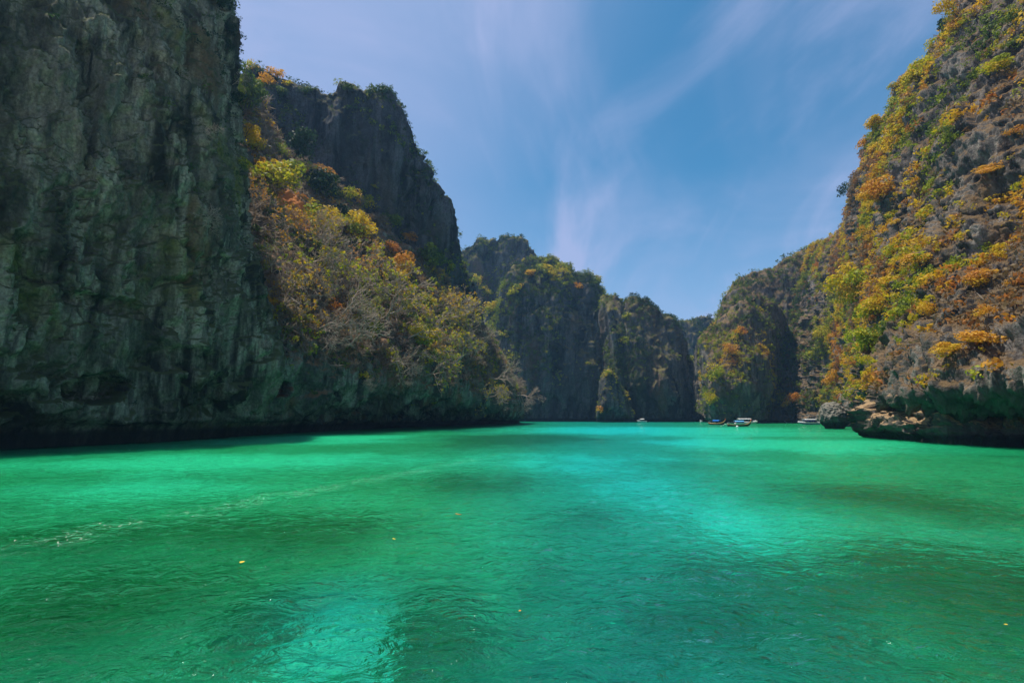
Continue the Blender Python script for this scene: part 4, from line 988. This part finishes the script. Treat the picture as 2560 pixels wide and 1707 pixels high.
WHITE = plain("white_gelcoat", (0.80, 0.80, 0.78), 0.3, 0.5); NAVY = plain("navy_gelcoat", (0.03, 0.07, 0.22), 0.3, 0.5); TEAK = plain("dark_hull_wood", (0.035, 0.028, 0.024), 0.6, 0.3)
GOLD = plain("varnished_wood", (0.62, 0.38, 0.12), 0.45, 0.4); BLUE = plain("blue_canvas", (0.03, 0.16, 0.55), 0.8, 0.1); SKYBL = plain("light_blue_canvas", (0.16, 0.45, 0.75), 0.8, 0.1)
PURPLE = plain("purple_canvas", (0.10, 0.06, 0.42), 0.8, 0.1); RED = plain("red_cloth", (0.60, 0.06, 0.04), 0.8, 0.1); STEEL = plain("steel", (0.45, 0.46, 0.48), 0.35, 0.5, 0.6); BLACKP = plain("black_plastic", (0.02, 0.02, 0.022), 0.4, 0.4)
GLASS = plain("tinted_windscreen", (0.03, 0.05, 0.07), 0.08, 0.6); ORANGE = plain("orange_cloth", (0.75, 0.25, 0.04), 0.8, 0.1); PLANK = plain("deck_plank", (0.30, 0.21, 0.13), 0.8, 0.2)
def loft(name, secs, mat, parent, closed_ends=True, smooth=True):
    """secs: list of rings (same count) -> skin"""
    bm = bmesh.new(); R = [[bm.verts.new(p) for p in s] for s in secs]; k = len(secs[0])
    for a, b in zip(R[:-1], R[1:]):
        for j in range(k):
            j2 = (j + 1) % k; bm.faces.new((a[j], a[j2], b[j2], b[j]))
    if closed_ends: bm.faces.new(R[0]); bm.faces.new(R[-1][::-1])
    return bm_obj(name, bm, mat, parent, smooth)
def hull_ring(x, hw, zk, zg, t=0.06, flare=0.8):
    zm = zk + (zg - zk) * 0.45
    return [(x, 0, zk), (x, hw * flare, zm), (x, hw, zg), (x, max(hw - t, 0.005), zg), (x, max(hw * flare - t, 0.004), zm + 0.05), (x, 0, zk + 0.09), (x, -max(hw * flare - t, 0.004), zm + 0.05), (x, -max(hw - t, 0.005), zg), (x, -hw, zg), (x, -hw * flare, zm)]
def boxm(name, c, s, mat, parent, bev=0.03, rot=None):
    bm = bmesh.new(); bmesh.ops.create_cube(bm, size=1.0)
    for v in bm.verts: v.co = Vector((v.co.x * s[0], v.co.y * s[1], v.co.z * s[2]))
    bmesh.ops.bevel(bm, geom=bm.edges[:], offset=min(bev, min(s) * 0.35), segments=2, affect='EDGES')
    if rot is not None: bmesh.ops.rotate(bm, verts=bm.verts, matrix=rot)
    bmesh.ops.translate(bm, verts=bm.verts, vec=c); return bm_obj(name, bm, mat, parent)
def rod(name, pts, r, mat, parent):
    v, f = tube(np.array(pts), np.full(len(pts), r), 6); o = mesh_np(name, v, f, mat, True, parent); return o
def arch(name, x0, x1, hw, z, rise, mat, parent, th=0.06, nx=6):
    secs = []
    for i in range(nx + 1):
        x = x0 + (x1 - x0) * i / nx; top = []; bot = []
        for j in range(9):
            a = -1 + 2 * j / 8; zz = z + rise * (1 - a * a); top.append((x, hw * a, zz)); bot.append((x, hw * a, zz - th))
        secs.append(top + bot[::-1])
    return loft(name, secs, mat, parent)
def longtail(px, py, yaw, label, s=1.0, canopy=SKYBL):
    c = at(px, py); e = empty("longtail_boat", (c[0], c[1], 0.0), math.radians(yaw)); e.scale = (s, s, s)
    X = [-4.7, -4.2, -3, -1.5, 0, 1.5, 2.8, 3.6, 4.2, 4.55]; HW = [.45, .62, .8, .86, .86, .80, .62, .40, .2, .08]; ZK = [.05, -.2, -.35, -.4, -.4, -.35, -.15, .2, .85, 1.5]; ZG = [.95, .85, .75, .7, .7, .78, 1.0, 1.35, 1.85, 2.35]
    loft("hull", [hull_ring(*a) for a in zip(X, HW, ZK, ZG)], TEAK, e)
    for sy in (-1, 1):
        secs = [[(x, sy * (h + .05), z + .04), (x, sy * (h + .05), z - .16 - .1 * max(0, x - 1.5) / 3), (x, sy * (h + .004), z - .16 - .1 * max(0, x - 1.5) / 3), (x, sy * (h + .004), z + .04)] for x, h, z in zip(X, HW, ZG)]
        loft("gunwale", secs, GOLD, e, True)
    rod("prow", [(4.2, 0, 1.6), (4.6, 0, 2.3), (4.75, 0, 3.0)], 0.13, GOLD, e)
    rod("ribbon", [(4.5, 0, 2.25), (4.66, 0, 2.6), (4.7, 0, 2.85)], 0.24, RED, e)
    loft("deck", [[(x, -h + .1, .35), (x, h - .1, .35), (x, h - .1, .42), (x, -h + .1, .42)] for x, h in ((-4, .65), (-2, .82), (1, .82), (2.6, .6))], PLANK, e, True, False)
    for x in (-1.2, 0.2, 1.4): boxm("bench", (x, 0, .62), (.32, 1.4, .06), PLANK, e)
    can = arch("canopy", -1.9, 1.7, .95, 2.0, .28, canopy, e)
    for sy in (-1, 1):
        boxm("curtain", (-.1, sy * .93, 1.78), (3.3, .03, .42), BLUE, can, .01)
        for x in (-1.8, -.1, 1.6): rod("post", [(x, sy * .80, .7), (x, sy * .9, 2.05)], .035, STEEL, e)
    eng = boxm("engine", (-4.1, 0, 1.35), (.8, .5, .5), STEEL, e, .08)
    rod("engine_mount", [(-4.1, 0, .7), (-4.1, 0, 1.2)], .12, BLACKP, eng)
    rod("tail_shaft", [(-4.4, 0, 1.3), (-6.0, .1, .6), (-7.3, .15, .1)], .05, STEEL, eng)
    rod("tiller", [(-3.8, 0, 1.4), (-2.6, 0, 1.6)], .03, STEEL, eng)
    return tag(e, label, "boat", "boats in the lagoon")
def speedboat(px, py, yaw, label, L=10.0, hull=WHITE, lower=None, roof=WHITE, side=None, rise=.12, cab=(-.34, .16)):
    c = at(px, py); e = empty("speedboat", (c[0], c[1], 0.0), math.radians(yaw)); k = L / 10.0; e.scale = (k, k, k)
    X = [-5, -4.8, -3, -1, 1, 2.6, 3.8, 4.6, 5.1]; HW = [1.15, 1.25, 1.35, 1.38, 1.3, 1.05, .7, .36, .06]; ZK = [-.3, -.35, -.4, -.4, -.38, -.25, .05, .45, .85]; ZG = [.95, .98, 1.0, 1.02, 1.08, 1.16, 1.24, 1.3, 1.34]
    hl = loft("hull", [hull_ring(x, h, a, b, .1, .86) for x, h, a, b in zip(X, HW, ZK, ZG)], hull, e)
    if lower is not None:
        for sy in (-1, 1):
            secs = [[(x, sy * (h * .90 + .05), zk + (zg - zk) * .62), (x, sy * (h * .80 + .05), zk + (zg - zk) * .18), (x, sy * h * .78, zk + (zg - zk) * .18), (x, sy * h * .88, zk + (zg - zk) * .62)] for x, h, zk, zg in zip(X, HW, ZK, ZG)]
            loft("hull_stripe", secs, lower, hl)
    loft("foredeck", [[(x, -h + .06, z), (x, 0, z + .14), (x, h - .06, z), (x, 0, z - .12)] for x, h, z in ((1.6, 1.22, 1.1), (2.6, 1.05, 1.17), (3.8, .7, 1.25), (4.6, .36, 1.3), (5.0, .12, 1.33))], hull, e)
    loft("cockpit_floor", [[(x, -1.1, .3), (x, 1.1, .3), (x, 1.1, .36), (x, -1.1, .36)] for x in (-4.7, 1.5)], PLANK, e, True, False)
    x0, x1 = cab[0] * 10, cab[1] * 10
    rf = arch("roof", x0 - .4, x1 + .5, 1.25, 2.25, rise * 2, roof, e, .10)
    loft("windscreen", [[(x1 + 1.1, -1.0, 1.12), (x1 + 1.1, 1.0, 1.12), (x1 + 1.06, 1.0, 1.12), (x1 + 1.06, -1.0, 1.12)], [(x1 + .5, -1.1, 2.2), (x1 + .5, 1.1, 2.2), (x1 + .45, 1.1, 2.2), (x1 + .45, -1.1, 2.2)]], GLASS, e, True, False)
    for sy in (-1, 1):
        for x in (x0, .5 * (x0 + x1), x1): rod("post", [(x, sy * 1.22, .95), (x, sy * 1.18, 2.3)], .045, STEEL, e)
        if side is not None: boxm("curtain", ((x0 + x1) / 2 + .3, sy * 1.2, 1.85), (x1 - x0 - .8, .03, .72), side, rf, .01)
        boxm("seat", ((x0 + x1) / 2, sy * .85, .65), (x1 - x0, .45, .4), WHITE, e)
    for sy in (-.5, .5): boxm("outboard_engine", (-5.3, sy, .95), (.55, .42, .9), BLACKP if lower is None else WHITE, e, .1)
    rod("bow_rail", [(2.4, -.9, 1.5), (4.0, -.5, 1.6), (4.9, 0, 1.65), (4.0, .5, 1.6), (2.4, .9, 1.5)], .03, STEEL, e)
    return tag(e, label, "boat", "boats in the lagoon")
longtail(1849, 1065.5, -6, "larger wooden long tail boat with red ribboned prow and blue canopy, nearest of the boats", 0.9)
longtail(1793, 1061.5, -58, "smaller wooden long tail boat with orange prow and blue canopy, seen end on", 0.9, BLUE)
speedboat(1866, 1059.3, -4, "white roofed speedboat half hidden behind the larger long tail boat", 10.4)
speedboat(1604, 1054.6, 205, "white speedboat alone under the far centre cliff, on the move", 7.6, rise=.3, cab=(-.2, .12))
speedboat(1753, 1056, 250, "small white boat seen end on under the dark far buttress", 6.0, cab=(-.2, .1))
speedboat(1981, 1056.6, 172, "white speedboat with blue canopy moored furthest left beside the right cliff", 8.2, roof=BLUE, side=SKYBL)
speedboat(2021, 1060.5, 184, "long white speedboat with purple curtains and blue lower hull beside the boulder", 9.6, lower=NAVY, side=PURPLE)
def ball(name, px, py, r, mat, label, cat):
    c = at(px, py); bm = bmesh.new(); bmesh.ops.create_icosphere(bm, subdivisions=3, radius=r)
    for v in bm.verts: v.co.z = v.co.z * 0.8 + (0.15 * r if v.co.z > 0.6 * r else 0)
    o = bm_obj(name, bm, mat, None, True); o.location = (c[0], c[1], 0.15 * r); return tag(o, label, cat)
ball("buoy", 1843, 1067, 0.42, WHITE, "white mooring buoy floating beside the larger long tail boat", "buoy")

# fallen leaves on the water
LEAF_OR = plain("orange_leaf", (0.75, 0.22, 0.02), 0.6, 0.3); LEAF_YE = plain("yellow_leaf", (0.75, 0.50, 0.05), 0.6, 0.3)
def float_leaf(px, py, size, mat, label):
    c = at(px, py); bm = bmesh.new(); rows = []
    for i in range(7):
        t = i / 6; w = 0.34 * math.sin(math.pi * (0.04 + 0.92 * t)) ** 0.8; zz = 0.10 * (2 * t - 1) ** 2
        rows.append([bm.verts.new((t - 0.5, y * w, zz + 0.22 * abs(y) * w)) for y in (-1, 0, 1)])
    for a, b in zip(rows[:-1], rows[1:]):
        for j in range(2): bm.faces.new((a[j], a[j + 1], b[j + 1], b[j]))
    r = bmesh.ops.extrude_face_region(bm, geom=bm.faces[:]); 
    for v in r['geom']:
        if isinstance(v, bmesh.types.BMVert): v.co.z += 0.03
    o = bm_obj("leaf", bm, mat, None, True); o.location = (c[0], c[1], 0.03 + 0.02); o.scale = (size,) * 3; o.rotation_euler = (0.15, -0.1, random.uniform(0, 6.28))
    return tag(o, label, "leaf", "fallen leaves floating on the water")
float_leaf(1146, 1290, 0.24, LEAF_OR, "largest orange leaf floating on the turquoise water in mid picture")
float_leaf(605, 1411, 0.15, LEAF_YE, "yellow leaf floating alone on the dark green water at left")
float_leaf(985, 1352, 0.12, LEAF_YE, "small yellow leaf floating left of the largest orange leaf")
float_leaf(1300, 1534, 0.07, LEAF_OR, "tiny orange leaf floating in the rippled centre foreground")
float_leaf(2516, 1569, 0.08, LEAF_YE, "tiny yellow leaf floating at the lower right")

# ------------------------------------------------------------- air
bm = bmesh.new(); bmesh.ops.create_cube(bm, size=1.0)
for v in bm.verts: v.co = Vector((v.co.x * 2400, v.co.y * 1640 + 340, -12 + (v.co.z + 0.5) * 230))
hm = bpy.data.materials.new("haze"); hm.use_nodes = True; nt = hm.node_tree; nt.nodes.clear()
ho = nt.nodes.new('ShaderNodeOutputMaterial'); hv = nt.nodes.new('ShaderNodeVolumePrincipled')
hv.inputs['Color'].default_value = (0.30, 0.62, 1.0, 1); hv.inputs['Density'].default_value = 0.00018; hv.inputs['Anisotropy'].default_value = 0.2
nt.links.new(hv.outputs[0], ho.inputs['Volume'])
tag(bm_obj("haze", bm, hm), "thin bluish sea haze", None, None, 'stuff')
